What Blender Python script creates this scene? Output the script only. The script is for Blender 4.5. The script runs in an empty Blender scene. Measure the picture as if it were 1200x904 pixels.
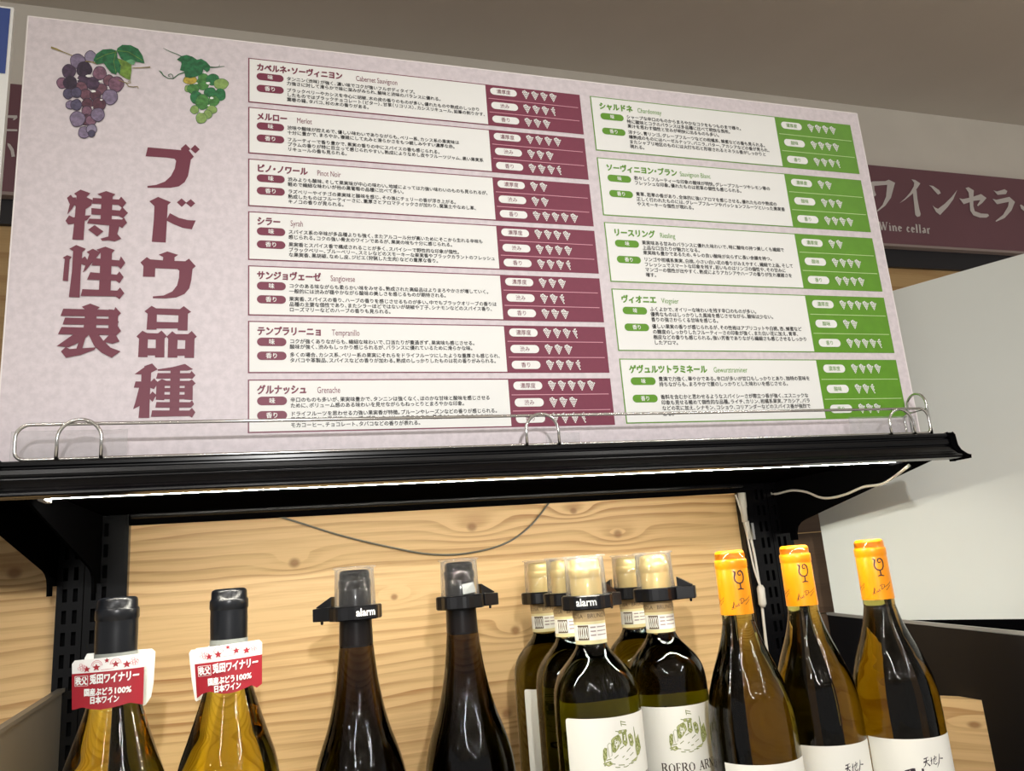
import bpy, math, random
from mathutils import Vector, Matrix
from mathutils.geometry import tessellate_polygon

sc = bpy.context.scene
col = sc.collection
random.seed(7)
ZO = 1.95                                   # height of the sign board's top edge over the floor

# ------------------------------------------------------------------ camera
def rodrigues(r):
    v = Vector(r); return Matrix.Rotation(v.length, 3, v.normalized())
RC = rodrigues((-0.23861313, -0.29648269, -0.04194166)) @ Matrix(((1, 0, 0), (0, 0, -1), (0, 1, 0)))
CAM = Vector((0.20786887, -0.68910719, -0.51215128))
FPX = 910.19789
cd = bpy.data.cameras.new('camera'); cam = bpy.data.objects.new('camera', cd); col.objects.link(cam)
cd.sensor_fit = 'HORIZONTAL'; cd.sensor_width = 36.0; cd.lens = FPX / 1200 * 36
cd.clip_start = 0.01
m = Matrix((RC[0], -RC[1], -RC[2])).transposed().to_4x4()
m.translation = CAM + Vector((0, 0, ZO)); cam.matrix_world = m
sc.camera = cam

# ------------------------------------------------------------------ colour management, world, large lights
sc.view_settings.view_transform = 'Standard'; sc.view_settings.look = 'None'
sc.view_settings.exposure = 0.0; sc.view_settings.gamma = 1.0
sc.view_settings.use_curve_mapping = False
w = bpy.data.worlds.new('store_ambient'); sc.world = w; w.use_nodes = True
bg = w.node_tree.nodes['Background']; bg.inputs[0].default_value = (1.0, 0.975, 0.945, 1); bg.inputs[1].default_value = 0.36

def lamp(name, kind, loc, energy, color=(1, 1, 1), target=None, **kw):
    ld = bpy.data.lights.new(name, kind); ld.energy = energy; ld.color = color
    for k, v in kw.items(): setattr(ld, k, v)
    o = bpy.data.objects.new(name, ld); col.objects.link(o); o.location = Vector(loc) + Vector((0, 0, ZO))
    if target is not None:
        o.rotation_euler = (Vector(target) - Vector(loc)).to_track_quat('-Z', 'Y').to_euler()
    return o
lamp('display_spot', 'SPOT', (0.22, -1.30, -0.19), 35, (1.0, 0.985, 0.97), (0.47, 0, -0.56), spot_size=math.radians(66), spot_blend=1.0, shadow_soft_size=0.014)
lamp('added_ceiling_fill', 'AREA', (-0.7, -2.6, 0.82), 22, (1.0, 0.975, 0.94), None, shape='RECTANGLE', size=0.05, size_y=2.4)  # unseen tubes, both added to brighten the room and streak the bottles
lamp('added_ceiling_fill', 'AREA', (1.9, -2.4, 0.82), 26, (1.0, 0.975, 0.94), None, shape='RECTANGLE', size=0.05, size_y=2.4)
for x, y in ((-1.2, -2.0), (-0.5, -3.6), (0.9, -3.3), (0.2, -4.6), (1.6, -4.2), (2.4, -3.0), (-1.8, -4.0), (1.5, -2.2), (-0.9, -1.3), (0.1, -3.0), (1.1, -1.5), (-2.2, -2.6), (3.0, -4.4), (0.7, -5.4)):
    lamp('ceiling_downlight', 'POINT', (x, y, 0.74), 3.5, (1.0, 0.95, 0.88), shadow_soft_size=0.03)

# ------------------------------------------------------------------ geometry helpers (board frame: X right, Y away, Z up, board top = 0)
def ray(u, v): return RC.transposed() @ Vector(((u - 600) / FPX, (v - 452) / FPX, 1.0))
def at(u, v, Y=0.0):
    d = ray(u, v); return CAM + d * ((Y - CAM.y) / d.y)
def atx(u, v, X):
    d = ray(u, v); return CAM + d * ((X - CAM.x) / d.x)
def atp(u, v, P, dirv):
    n = Vector(dirv).cross(Vector((0, 0, 1))); d = ray(u, v)
    return CAM + d * ((Vector(P) - CAM).dot(n) / d.dot(n))

class MB:
    def __init__(s): s.v = []; s.f = []; s.m = []; s.sm = []
    def add(s, vs, fs, mi=0, smooth=False):
        b = len(s.v); s.v += [tuple(p) for p in vs]
        for f in fs: s.f.append(tuple(b + i for i in f)); s.m.append(mi); s.sm.append(smooth)
        return s
    def box(s, a, b, mi=0):
        x0, y0, z0 = a; x1, y1, z1 = b
        return s.add([(x0,y0,z0),(x1,y0,z0),(x1,y1,z0),(x0,y1,z0),(x0,y0,z1),(x1,y0,z1),(x1,y1,z1),(x0,y1,z1)],
              [(0,3,2,1),(4,5,6,7),(0,1,5,4),(1,2,6,5),(2,3,7,6),(3,0,4,7)], mi)
    def tube(s, pts, r, n=10, mi=0, closed=False):
        pts = [Vector(p) for p in pts]; N = len(pts); vs = []; fs = []
        t0 = (pts[1] - pts[0]).normalized()
        up = Vector((0, 0, 1)) if abs(t0.z) < .9 else Vector((1, 0, 0))
        nrm = (up - t0 * up.dot(t0)).normalized()
        for i, p in enumerate(pts):
            if closed: t = (pts[(i+1) % N] - pts[i-1]).normalized()
            else: t = (pts[min(i+1, N-1)] - pts[max(i-1, 0)]).normalized()
            nrm = (nrm - t * nrm.dot(t)).normalized(); bn = t.cross(nrm)
            rr = r[i] if isinstance(r, (list, tuple)) else r
            for k in range(n):
                a = 2*math.pi*k/n; vs.append(p + (nrm*math.cos(a) + bn*math.sin(a))*rr)
        for i in range(N if closed else N-1):
            j = (i+1) % N
            for k in range(n): fs.append((i*n+k, i*n+(k+1)%n, j*n+(k+1)%n, j*n+k))
        if not closed: fs.append(tuple(range(n))[::-1]); fs.append(tuple((N-1)*n+k for k in range(n)))
        return s.add(vs, fs, mi, True)
    def lathe(s, prof, c=(0,0,0), n=64, mi=0, smooth=True):
        """prof: (r, z) from bottom to top, closed on the axis when r == 0"""
        vs = []; fs = []; rings = []
        for r, z in prof:
            if r <= 1e-9: rings.append([len(vs)]); vs.append((c[0], c[1], c[2]+z))
            else:
                rings.append(list(range(len(vs), len(vs)+n)))
                vs += [(c[0]+r*math.cos(2*math.pi*k/n), c[1]+r*math.sin(2*math.pi*k/n), c[2]+z) for k in range(n)]
        for a, b in zip(rings, rings[1:]):
            for k in range(n):
                k2 = (k+1) % n
                if len(a) == 1 and len(b) == 1: continue
                if len(a) == 1: fs.append((a[0], b[k2], b[k]))
                elif len(b) == 1: fs.append((a[k], a[k2], b[0]))
                else: fs.append((a[k], a[k2], b[k2], b[k]))
        return s.add(vs, fs, mi, smooth)
    def prism(s, poly, axis, a, b, mi=0):
        """poly in the two other axes, extruded along axis from a to b"""
        def P(p, t): return {'X': (t, p[0], p[1]), 'Y': (p[0], t, p[1]), 'Z': (p[0], p[1], t)}[axis]
        n = len(poly); vs = [P(p, a) for p in poly] + [P(p, b) for p in poly]
        fs = [(i, (i+1)%n, n+(i+1)%n, n+i) for i in range(n)]
        for t in tessellate_polygon([[Vector((p[0], p[1], 0)) for p in poly]]):
            fs.append(tuple(t)); fs.append(tuple(n+i for i in t)[::-1])
        return s.add(vs, fs, mi)
    def poly3(s, pts, fn, mi=0, holes=()):
        """flat concave polygon given in 2D, placed by fn"""
        loops = [pts] + list(holes); allp = [p for l in loops for p in l]
        tri = tessellate_polygon([[Vector((p[0], p[1], 0)) for p in l] for l in loops])
        return s.add([fn(*p) for p in allp], [tuple(t) for t in tri], mi)
    def stroke(s, pts, wd, fn, mi=0):
        """flat ribbon along a 2D polyline, width wd or a list of widths, placed by fn"""
        pts = [Vector((p[0], p[1])) for p in pts]; N = len(pts); vs = []
        for i, p in enumerate(pts):
            t = pts[min(i+1, N-1)] - pts[max(i-1, 0)]
            t = t.normalized() if t.length > 1e-12 else Vector((1, 0)); nn = Vector((-t.y, t.x))
            ww = (wd[i] if isinstance(wd, (list, tuple)) else wd) / 2
            vs += [fn(*(p + nn*ww)), fn(*(p - nn*ww))]
        return s.add(vs, [(2*i, 2*i+1, 2*i+3, 2*i+2) for i in range(N-1)], mi)
    def disc(s, cx, cy, rx, ry, fn, mi=0, n=20, wob=0.0):
        pts = []
        for k in range(n):
            a = 2*math.pi*k/n; q = 1 + wob*math.sin(3*a+cx)+ wob*.7*math.sin(5*a+cy)
            pts.append((cx + rx*q*math.cos(a), cy + ry*q*math.sin(a)))
        return s.poly3(pts, fn, mi)
    def charrow(s, string, place, mi=0, strikes=((0, 0),), res=2, asc=1.0):
        x = 0.0
        for ch in string:
            half = ch in '、。・'
            half2 = ch in '（）'
            vs, fs = glyphs(ch, 0, res)
            dx = -.25 if ch == '・' else (-.5 if ch == '（' else 0)
            for k, (a, c) in enumerate(strikes): s.add([place(x+dx+u*(asc if ord(ch) < 0x2000 else 1)+a, v+c, k) for u, v in vs], fs, mi)
            x += .55 if (half or half2) else (1.0 if ord(ch) > 0x2000 else advance(ch)*asc)
        return s
    def text(s, string, fn, mi=0, off=0.0, res=2):
        vs, fs = glyphs(string, off, res)
        return s.add([fn(x, y) for x, y in vs], fs, mi)
    def build(s, name, mats, parent=None, loc=None, bevel=0.0):
        me = bpy.data.meshes.new(name)
        o = bpy.data.objects.new(name, me); col.objects.link(o)
        base = Vector(parent['_base'] if parent is not None else (loc or (0, 0, 0)))
        if parent is None: o.location = base + Vector((0, 0, ZO))
        else: o.parent = parent
        me.from_pydata([Vector(p) - base for p in s.v], [], s.f)
        for mt in (mats if isinstance(mats, (list, tuple)) else [mats]): me.materials.append(mt)
        me.polygons.foreach_set('material_index', s.m); me.polygons.foreach_set('use_smooth', s.sm)
        me.update(); o['_base'] = tuple(base)
        if bevel:
            b = o.modifiers.new('edge', 'BEVEL'); b.width = bevel; b.segments = 2; b.limit_method = 'ANGLE'
        return o

_gl = {}
def glyphs(string, off=0.0, res=2):
    key = (string, off, res)
    if key not in _gl:
        c = bpy.data.curves.new('lettering', 'FONT'); c.body = string; c.offset = off; c.resolution_u = res; c.fill_mode = 'FRONT'
        o = bpy.data.objects.new('lettering', c); col.objects.link(o)
        dg = bpy.context.evaluated_depsgraph_get(); dg.update()
        me = bpy.data.meshes.new_from_object(o.evaluated_get(dg))
        _gl[key] = ([(v.co.x, v.co.y) for v in me.vertices], [tuple(p.vertices) for p in me.polygons])
        bpy.data.objects.remove(o); bpy.data.curves.remove(c); bpy.data.meshes.remove(me)
    return _gl[key]
def advance(ch):
    w2 = max(p[0] for p in glyphs('H'+ch+'H')[0]); w1 = max(p[0] for p in glyphs('HH')[0]); return w2-w1
def cwidth(string, asc=1.0): return sum(.55 if ch in '、。・（）' else (1.0 if ord(ch) > 0x2000 else advance(ch)*asc) for ch in string)
def twidth(string, off=0.0):
    vs, _ = glyphs(string, off); return max(p[0] for p in vs)

def thing(name, label, cat, base, group=None):
    o = bpy.data.objects.new(name, None); col.objects.link(o); o.empty_display_size = .02
    o.location = Vector(base) + Vector((0, 0, ZO)); o['_base'] = tuple(base)
    return tag(o, label, cat, group)
def tag(o, label, cat, group=None):
    o['label'] = label; o['category'] = cat
    if group: o['group'] = group
    return o
def struct(o): o['kind'] = 'structure'; return o

def arc(cx, cy, r, a0, a1, n=8):
    return [(cx + r*math.cos(math.radians(a0+(a1-a0)*i/n)), cy + r*math.sin(math.radians(a0+(a1-a0)*i/n))) for i in range(n+1)]

# ------------------------------------------------------------------ materials
def lin(c):
    return tuple(((x/255)/12.92 if x/255 <= .04045 else ((x/255+.055)/1.055)**2.4) for x in c) + (1,)
class NT:
    def __init__(s, name):
        s.mat = bpy.data.materials.new(name); s.mat.use_nodes = True; s.t = s.mat.node_tree
        s.p = s.t.nodes['Principled BSDF']
    def n(s, kind, **kw):
        o = s.t.nodes.new(kind)
        for k, v in kw.items(): setattr(o, k, v)
        return o
    def link(s, a, b): s.t.links.new(a, b)
    def put(s, sock, val):
        if hasattr(val, 'is_linked') or isinstance(val, bpy.types.NodeSocket): s.link(val, sock)
        else: sock.default_value = val
    def m(s, op, a, b=0.0, c=0.0):
        o = s.n('ShaderNodeMath', operation=op)
        s.put(o.inputs[0], a); s.put(o.inputs[1], b)
        if op in ('MULTIPLY_ADD', 'SMOOTH_MIN', 'WRAP'): s.put(o.inputs[2], c)
        return o.outputs[0]
    def mix(s, f, a, b):
        o = s.n('ShaderNodeMix', data_type='RGBA'); s.put(o.inputs[0], f); s.put(o.inputs[6], a); s.put(o.inputs[7], b); return o.outputs[2]
    def noise(s, vec, scale, detail=3, rough=.5):
        o = s.n('ShaderNodeTexNoise'); s.put(o.inputs['Vector'], vec); o.inputs['Scale'].default_value = scale
        o.inputs['Detail'].default_value = detail; o.inputs['Roughness'].default_value = rough; return o.outputs[0]
    def step(s, x, a, b):
        o = s.n('ShaderNodeMapRange', interpolation_type='SMOOTHSTEP'); s.put(o.inputs[0], x)
        o.inputs[1].default_value = a; o.inputs[2].default_value = b; return o.outputs[0]
    def obj(s): return s.n('ShaderNodeTexCoord').outputs['Object']
    def scaled(s, vec, sc_):
        o = s.n('ShaderNodeMapping'); s.link(vec, o.inputs[0]); o.inputs['Scale'].default_value = sc_; return o.outputs[0]

def mat(name, rgb, rough=.5, metal=0.0, mottle=0.0, mscale=40, spec=.5, coat=0.0, bump=0.0):
    t = NT(name); c = lin(rgb)
    t.p.inputs['Roughness'].default_value = rough; t.p.inputs['Metallic'].default_value = metal
    t.p.inputs['Specular IOR Level'].default_value = spec; t.p.inputs['Coat Weight'].default_value = coat
    if mottle:
        f = t.noise(t.obj(), mscale, 4, .6)
        d = tuple(x*(1-mottle) for x in c[:3]) + (1,); l = tuple(min(1, x*(1+mottle)) for x in c[:3]) + (1,)
        t.link(t.mix(t.step(f, .3, .7), d, l), t.p.inputs['Base Color'])
    else: t.p.inputs['Base Color'].default_value = c
    if bump:
        b = t.n('ShaderNodeBump'); b.inputs['Strength'].default_value = bump; b.inputs['Distance'].default_value = .001
        t.link(t.noise(t.obj(), 900, 2), b.inputs['Height']); t.link(b.outputs[0], t.p.inputs['Normal'])
    return t.mat

def glass_mat(name, absorb, density, ior=1.42):
    t = NT(name); t.p.inputs['Base Color'].default_value = (1, 1, 1, 1); t.p.inputs['Roughness'].default_value = 0.0
    t.p.inputs['IOR'].default_value = ior; t.p.inputs['Transmission Weight'].default_value = 1
    v = t.n('ShaderNodeVolumeAbsorption'); v.inputs[0].default_value = absorb + (1,); v.inputs[1].default_value = density
    t.link(v.outputs[0], t.t.nodes['Material Output'].inputs['Volume']); return t.mat

def wood_mat(name, knots=(), light=(224, 188, 134), dark=(164, 114, 62), freq=84, seed=0.0):
    t = NT(name); ob = t.obj(); sep = t.n('ShaderNodeSeparateXYZ'); t.link(ob, sep.inputs[0])
    x, z = sep.outputs[0], sep.outputs[2]
    off = t.n('ShaderNodeVectorMath', operation='ADD'); t.link(ob, off.inputs[0]); off.inputs[1].default_value = (seed, seed*.37, seed*.71)
    warp = t.noise(t.scaled(off.outputs[0], (1.3, 1, 4.5)), 1.6, 2)
    warp2 = t.noise(t.scaled(off.outputs[0], (2.5, 1, 22)), 1.5, 3)
    zz = t.m('ADD', z, t.m('MULTIPLY', t.m('SUBTRACT', warp, .5), .055))
    zz = t.m('ADD', zz, t.m('MULTIPLY', t.m('SUBTRACT', warp2, .5), .011))
    core = None
    for kx, kz, r in knots:
        dx = t.m('SUBTRACT', x, kx); dz = t.m('SUBTRACT', z, kz)
        dx2 = t.m('MULTIPLY', dx, dx); dz2 = t.m('MULTIPLY', dz, dz)
        e = t.m('ADD', t.m('MULTIPLY', dx2, 1/(r*4.2)**2), t.m('MULTIPLY', dz2, 1/(r*1.5)**2))
        zz = t.m('ADD', zz, t.m('MULTIPLY', t.m('EXPONENT', t.m('MULTIPLY', e, -1)), .020))
        d = t.m('SQRT', t.m('ADD', t.m('MULTIPLY', dx2, .75), dz2))
        k = t.m('SUBTRACT', 1, t.step(d, r*.25, r*.85))
        core = k if core is None else t.m('MAXIMUM', core, k)
    ph = t.m('FRACT', t.m('MULTIPLY', zz, freq))
    line = t.m('MULTIPLY', t.step(ph, .25, .93), t.m('SUBTRACT', 1, t.step(ph, .94, 1.0)))
    amp = t.step(t.noise(t.scaled(off.outputs[0], (1.5, 1, 14)), 2.2, 2), .3, .75)
    fine = t.noise(t.scaled(off.outputs[0], (4, 1, 150)), 3.0, 3, .6)
    f = t.m('ADD', t.m('MULTIPLY', line, t.m('MULTIPLY_ADD', amp, .70, .12)), t.m('MULTIPLY', t.m('SUBTRACT', fine, .5), .75))
    tone = t.noise(t.scaled(off.outputs[0], (.8, 1, 5)), 2.0, 2)
    f = t.m('ADD', f, t.m('MULTIPLY', t.m('SUBTRACT', tone, .5), .7))
    cl = t.n('ShaderNodeClamp'); t.link(f, cl.inputs[0])
    c = t.mix(cl.outputs[0], lin(light), lin(dark))
    if core is not None: c = t.mix(t.m('MULTIPLY', core, .75), c, lin((140, 94, 52)))
    t.link(c, t.p.inputs['Base Color']); t.p.inputs['Roughness'].default_value = .42
    t.p.inputs['Specular IOR Level'].default_value = .35
    return t.mat

def emit_mat(name, rgb, strength):
    t = NT(name); t.p.inputs['Base Color'].default_value = lin(rgb)
    t.p.inputs['Emission Color'].default_value = lin(rgb); t.p.inputs['Emission Strength'].default_value = strength
    return t.mat

M = {}
M['wall'] = mat('painted_wall', (242, 237, 227), .8, mottle=.03, mscale=3)
M['ceiling'] = mat('painted_ceiling', (208, 201, 191), .85, mottle=.03, mscale=2)
M['floor'] = mat('store_floor', (226, 221, 212), .35, mottle=.06, mscale=6)
M['black'] = mat('black_powder_coat', (9, 9, 11), .24, spec=.28)
M['black_matt'] = mat('black_steel', (8, 8, 9), .6, spec=0.0)
M['slot'] = mat('slot_shadow_steel', (6, 6, 7), .8, spec=.1)
M['divider'] = mat('dark_divider_panel', (104, 98, 90), .34, spec=.6)
M['rightdiv'] = mat('black_divider_panel', (22, 22, 25), .32, spec=.3)
M['edge'] = mat('grey_panel_edge', (150, 148, 144), .45)
M['chrome'] = mat('chrome_wire', (215, 213, 208), .16, metal=1.0)
M['panel'] = mat('white_panel', (236, 240, 234), .42, mottle=.012, mscale=5)
M['band'] = mat('maroon_sign_band', (128, 88, 98), .5, mottle=.05, mscale=1.5)
M['bandtext'] = mat('silver_lettering', (226, 220, 218), .5)
M['bandgrey'] = mat('mauve_ledge', (168, 152, 148), .5)
M['blackband'] = mat('black_rail', (34, 34, 40), .5)
M['board'] = mat('marbled_pink_paper', (219, 209, 213), .55, mottle=.075, mscale=150)
M['boardedge'] = mat('board_edge', (245, 238, 236), .6)
M['white'] = mat('printed_white', (240, 240, 236), .55)
M['maroon'] = mat('printed_maroon', (122, 46, 70), .5, mottle=.03, mscale=200)
M['title'] = mat('printed_rose_maroon', (112, 42, 62), .5)
M['green'] = mat('printed_green', (94, 150, 22), .5, mottle=.05, mscale=60)
M['ink'] = mat('printed_black', (26, 25, 28), .55)
M['pinkline'] = mat('printed_pink_line', (212, 150, 165), .5)
M['greenline'] = mat('printed_pale_green', (190, 222, 150), .5)
def clear_mat(name, edge=.45, base=.06, pw=3):
    t = NT(name); t.t.nodes.remove(t.p)
    tr = t.n('ShaderNodeBsdfTransparent'); gl = t.n('ShaderNodeBsdfGlossy'); gl.inputs['Roughness'].default_value = .08
    df = t.n('ShaderNodeBsdfDiffuse'); df.inputs[0].default_value = (.85, .86, .86, 1); m2 = t.n('ShaderNodeMixShader'); m2.inputs[0].default_value = .4
    t.link(gl.outputs[0], m2.inputs[1]); t.link(df.outputs[0], m2.inputs[2])
    lw = t.n('ShaderNodeLayerWeight'); lw.inputs[0].default_value = .35
    f = t.m('MULTIPLY_ADD', t.m('POWER', lw.outputs['Facing'], pw), edge, base)
    mx = t.n('ShaderNodeMixShader'); t.link(f, mx.inputs[0]); t.link(tr.outputs[0], mx.inputs[1]); t.link(m2.outputs[0], mx.inputs[2])
    t.link(mx.outputs[0], t.t.nodes['Material Output'].inputs['Surface']); return t.mat
M['clear'] = clear_mat('clear_plastic', .8, .16, 2)
M['led'] = emit_mat('led_tube', (255, 249, 232), 205)
M['cable'] = mat('white_cable', (214, 208, 196), .45)
M['greycable'] = mat('grey_cord', (120, 116, 104), .5)
M['blue'] = mat('printed_blue', (36, 66, 140), .5)
M['wood_far'] = wood_mat('far_wood', light=(206, 172, 120), dark=(170, 126, 76), freq=20, seed=3)

# ------------------------------------------------------------------ room
YW = 1.15
zc = at(600, 74.5, YW).z; zb1 = at(1015, 193, YW-.03).z; zb0 = at(1100, 289.5, YW-.03).z
zk0 = at(1060, 312, YW-.02).z
struct(MB().box((-4, -6, -ZO-.05), (5, 3, -ZO)).build('floor', M['floor']))
struct(MB().box((-4, -6, zc), (5, YW+.2, zc+.05)).build('ceiling', M['ceiling']))
struct(MB().box((-4, YW, zb1-.05), (5, YW+.1, zc)).build('wall_back', M['wall']))
struct(MB().box((-4, YW, -ZO), (5, YW+.1, zb1-.05)).build('trim_1', M['wood_far']))
struct(MB().box((-4, YW-.012, zk0), (5, YW, zb0)).build('trim_2', M['blackband']))

# store name band on the back wall
sg = thing('store_sign', 'long maroon wall band with white katakana and the words Wine cellar', 'sign', (0.5, YW-.02, zb0))
MB().box((-4, YW-.03, zb0), (5, YW-.001, zb1)).build('sign_band', M['band'], sg)
YS = YW - .0315
b = MB()
_sk = [0.0]
fs = lambda u, v: at(1005 + u/6.154, 185 + v/6.154, YS - _sk[0])
for p in ([(96,178),(108,170),(200,168),(225,158),(270,180),(258,225),(240,290),(200,345),(145,388),(140,382),(180,340),(205,280),(213,195),(120,203),(122,235),(134,268),(122,280),(104,262)],
          [(388,155),(415,160),(452,185),(430,220),(390,265),(340,305),(302,327),(340,295),(380,250),(405,205),(408,180)],
          [(398,250),(425,228),(432,300),(445,370),(455,405),(450,422),(430,427),(415,410),(408,340)],
          [(513,198),(545,203),(590,235),(600,255),(580,267),(560,245),(530,210)],
          [(540,342),(560,360),(580,368),(630,330),(680,280),(718,232),(690,300),(650,355),(595,413),(565,390)],
          [(733,292),(760,298),(820,285),(890,262),(930,290),(900,325),(868,350),(862,342),(885,305),(840,310),(765,335)],
          [(778,218),(800,212),(838,235),(835,290),(835,350),(845,385),(890,402),(940,405),(948,418),(930,432),(880,432),(835,415),(812,380),(808,310),(800,250)],
          [(980,235),(1005,243),(1060,227),(1080,240),(1070,262),(1010,268)],
          [(972,295),(1000,303),(1095,282),(1135,318),(1110,380),(1060,435),(998,462),(995,455),(1050,410),(1085,350),(1090,318),(1005,335)],
          [(1170,340),(1182,338),(1205,356),(1290,362),(1320,356),(1340,372),(1325,388),(1205,388),(1180,368)]):
    _sk[0] += .00008; b.poly3(p, fs); b.build('character', M['bandtext'], sg); b = MB()
def serif(b, fn, s, x, y, h, wd, mi=0, gap=.14):
    """a small roman face drawn from strokes; x, y = baseline start, h = cap height, wd = thick stroke"""
    th = wd*.42
    S = {
     'R': (.74, [((.14,0),(.14,1),1),((.14,.97),(.42,.97),0),((.42,.97),(.58,.88),1),((.58,.88),(.6,.72),1),((.6,.72),(.42,.52),1),((.42,.52),(.14,.5),0),((.38,.52),(.74,.02),1),((.02,.02),(.27,.02),0),((.02,.98),(.2,.98),0)]),
     'O': (.86, [((.12,.5),(.19,.2),1),((.19,.2),(.44,.02),0),((.44,.02),(.69,.2),0),((.69,.2),(.76,.5),1),((.76,.5),(.69,.8),1),((.69,.8),(.44,.98),0),((.44,.98),(.19,.8),0),((.19,.8),(.12,.5),1)]),
     'E': (.62, [((.14,0),(.14,1),1),((.02,.98),(.52,.98),0),((.52,.98),(.54,.8),0),((.14,.52),(.42,.52),0),((.42,.62),(.42,.42),0),((.02,.02),(.54,.02),0),((.54,.02),(.58,.22),0)]),
     'A': (.78, [((.1,0),(.4,1),0),((.38,1),(.68,0),1),((.2,.34),(.58,.34),0),((0,.02),(.22,.02),0),((.56,.02),(.8,.02),0)]),
     'N': (.86, [((.14,0),(.14,1),0),((.12,1),(.72,.02),1),((.72,0),(.72,1),0),((.02,.02),(.26,.02),0),((.6,.98),(.84,.98),0)]),
     'I': (.34, [((.17,0),(.17,1),1),((.04,.98),(.3,.98),0),((.04,.02),(.3,.02),0)]),
     'S': (.56, [((.46,.8),(.42,.96),0),((.42,.96),(.2,.98),0),((.2,.98),(.1,.8),1),((.1,.8),(.44,.36),1),((.44,.36),(.4,.08),1),((.4,.08),(.16,.02),0),((.16,.02),(.08,.22),0)]),
     'W': (1.12, [((.1,1),(.34,0),1),((.34,0),(.54,.9),0),((.5,1),(.74,0),1),((.74,0),(.98,1),0),((0,.98),(.22,.98),0),((.42,.98),(.62,.98),0),((.88,.98),(1.1,.98),0)]),
     'i': (.32, [((.16,0),(.16,.62),1),((.04,.6),(.16,.62),0),((.04,.02),(.28,.02),0),((.12,.86),(.2,.86),1)]),
     'n': (.64, [((.14,0),(.14,.62),1),((.02,.6),(.14,.62),0),((.14,.5),(.3,.64),0),((.3,.64),(.46,.54),1),((.48,.54),(.48,0),1),((.04,.02),(.26,.02),0),((.38,.02),(.6,.02),0)]),
     'e': (.5, [((.1,.36),(.42,.36),0),((.42,.36),(.38,.56),1),((.38,.56),(.24,.64),0),((.24,.64),(.1,.4),1),((.1,.4),(.12,.14),1),((.12,.14),(.26,.02),1),((.26,.02),(.44,.12),0)]),
     'c': (.48, [((.4,.5),(.26,.64),0),((.26,.64),(.1,.4),1),((.1,.4),(.12,.14),1),((.12,.14),(.26,.02),1),((.26,.02),(.42,.12),0)]),
     'l': (.32, [((.16,0),(.16,1.02),1),((.04,1.0),(.16,1.02),0),((.04,.02),(.28,.02),0)]),
     'a': (.52, [((.1,.52),(.24,.64),0),((.24,.64),(.38,.5),1),((.38,.5),(.38,.04),1),((.38,.38),(.16,.3),0),((.16,.3),(.1,.12),1),((.1,.12),(.2,.02),1),((.2,.02),(.38,.14),0)]),
     'r': (.42, [((.14,0),(.14,.62),1),((.02,.6),(.14,.62),0),((.14,.46),(.26,.62),0),((.26,.62),(.38,.58),1),((.04,.02),(.28,.02),0)]),
     ' ': (.4, [])}
    for ch in s:
        adv, st = S[ch]
        for p, q, k in st:
            b.stroke([(x+p[0]*h, y+p[1]*h), (x+q[0]*h, y+q[1]*h)], wd if k else th, fn, mi)
        x += (adv + gap*.5)*h
    return x
fb = lambda u, v: at(1030.5 + u - v*.10, 269.5 - v + u*.075, YS)
serif(b, fb, 'Wine cellar', 0, 0, 9.6, 1.9); b.build('caption_lettering', M['bandtext'], sg)
for p in ([(8,135),(20,135.3),(20.5,138),(17.5,140.6),(15,141),(16,138.6),(8,138)], [(8,151.3),(20.3,151.6),(20.3,154),(8,153.7)],
          [(8.6,167.5),(12,169),(16,175),(17.6,183.5),(13.5,184),(12.5,177),(9,171)]):
    b = MB(); b.poly3(p, lambda u, v: at(u, v, YS)); b.build('character', M['bandtext'], sg)
MB().box((-4, YW-.034, zb0-.008), (5, YW-.001, zb0)).build('bottom_rail', M['bandgrey'], sg)

# ------------------------------------------------------------------ gondola: back panels, uprights, lower deck
YB = 0.262
def knot(u, v, r): p = at(u, v, YB); return (p.x, p.z, r)
ZD = -0.810
pan = MB().box((.0575, YB, -1.0), (.8205, YB+.016, -.40))
W0 = wood_mat('cedar_board', [knot(604,739,.0085), knot(594,837,.009), knot(724,626,.0085), knot(553,618,.009), knot(672,599,.007), knot(345,660,.009), knot(462,700,.006)], seed=0.0)
tag(pan.build('wood_back_panel', W0), 'knotty pale cedar back panel behind the row of bottles', 'panel')
W1 = wood_mat('cedar_board_left', [knot(17,672,.010), knot(-20,560,.009)], seed=5.2)
tag(MB().box((-.83, YB, -1.0), (-.006, YB+.016, -.40)).build('wood_back_panel', W1), 'cedar back panel left of the black slotted upright', 'panel')
W2 = wood_mat('shade_brown_board', [], light=(104, 82, 62), dark=(78, 60, 44), seed=9.1, freq=30)  # shade beside the upright is put into this dark brown wood colour
wp = thing('wood_back_panel', 'wooden boards with shade painted in as dark brown, right of the black upright, beside the white panel', 'panel', (1.2, .30, -.7))
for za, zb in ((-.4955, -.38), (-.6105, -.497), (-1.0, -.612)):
    MB().box((.897, .300, za), (1.9, .316, zb)).build('board', W2, wp, bevel=.0006)
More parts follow.
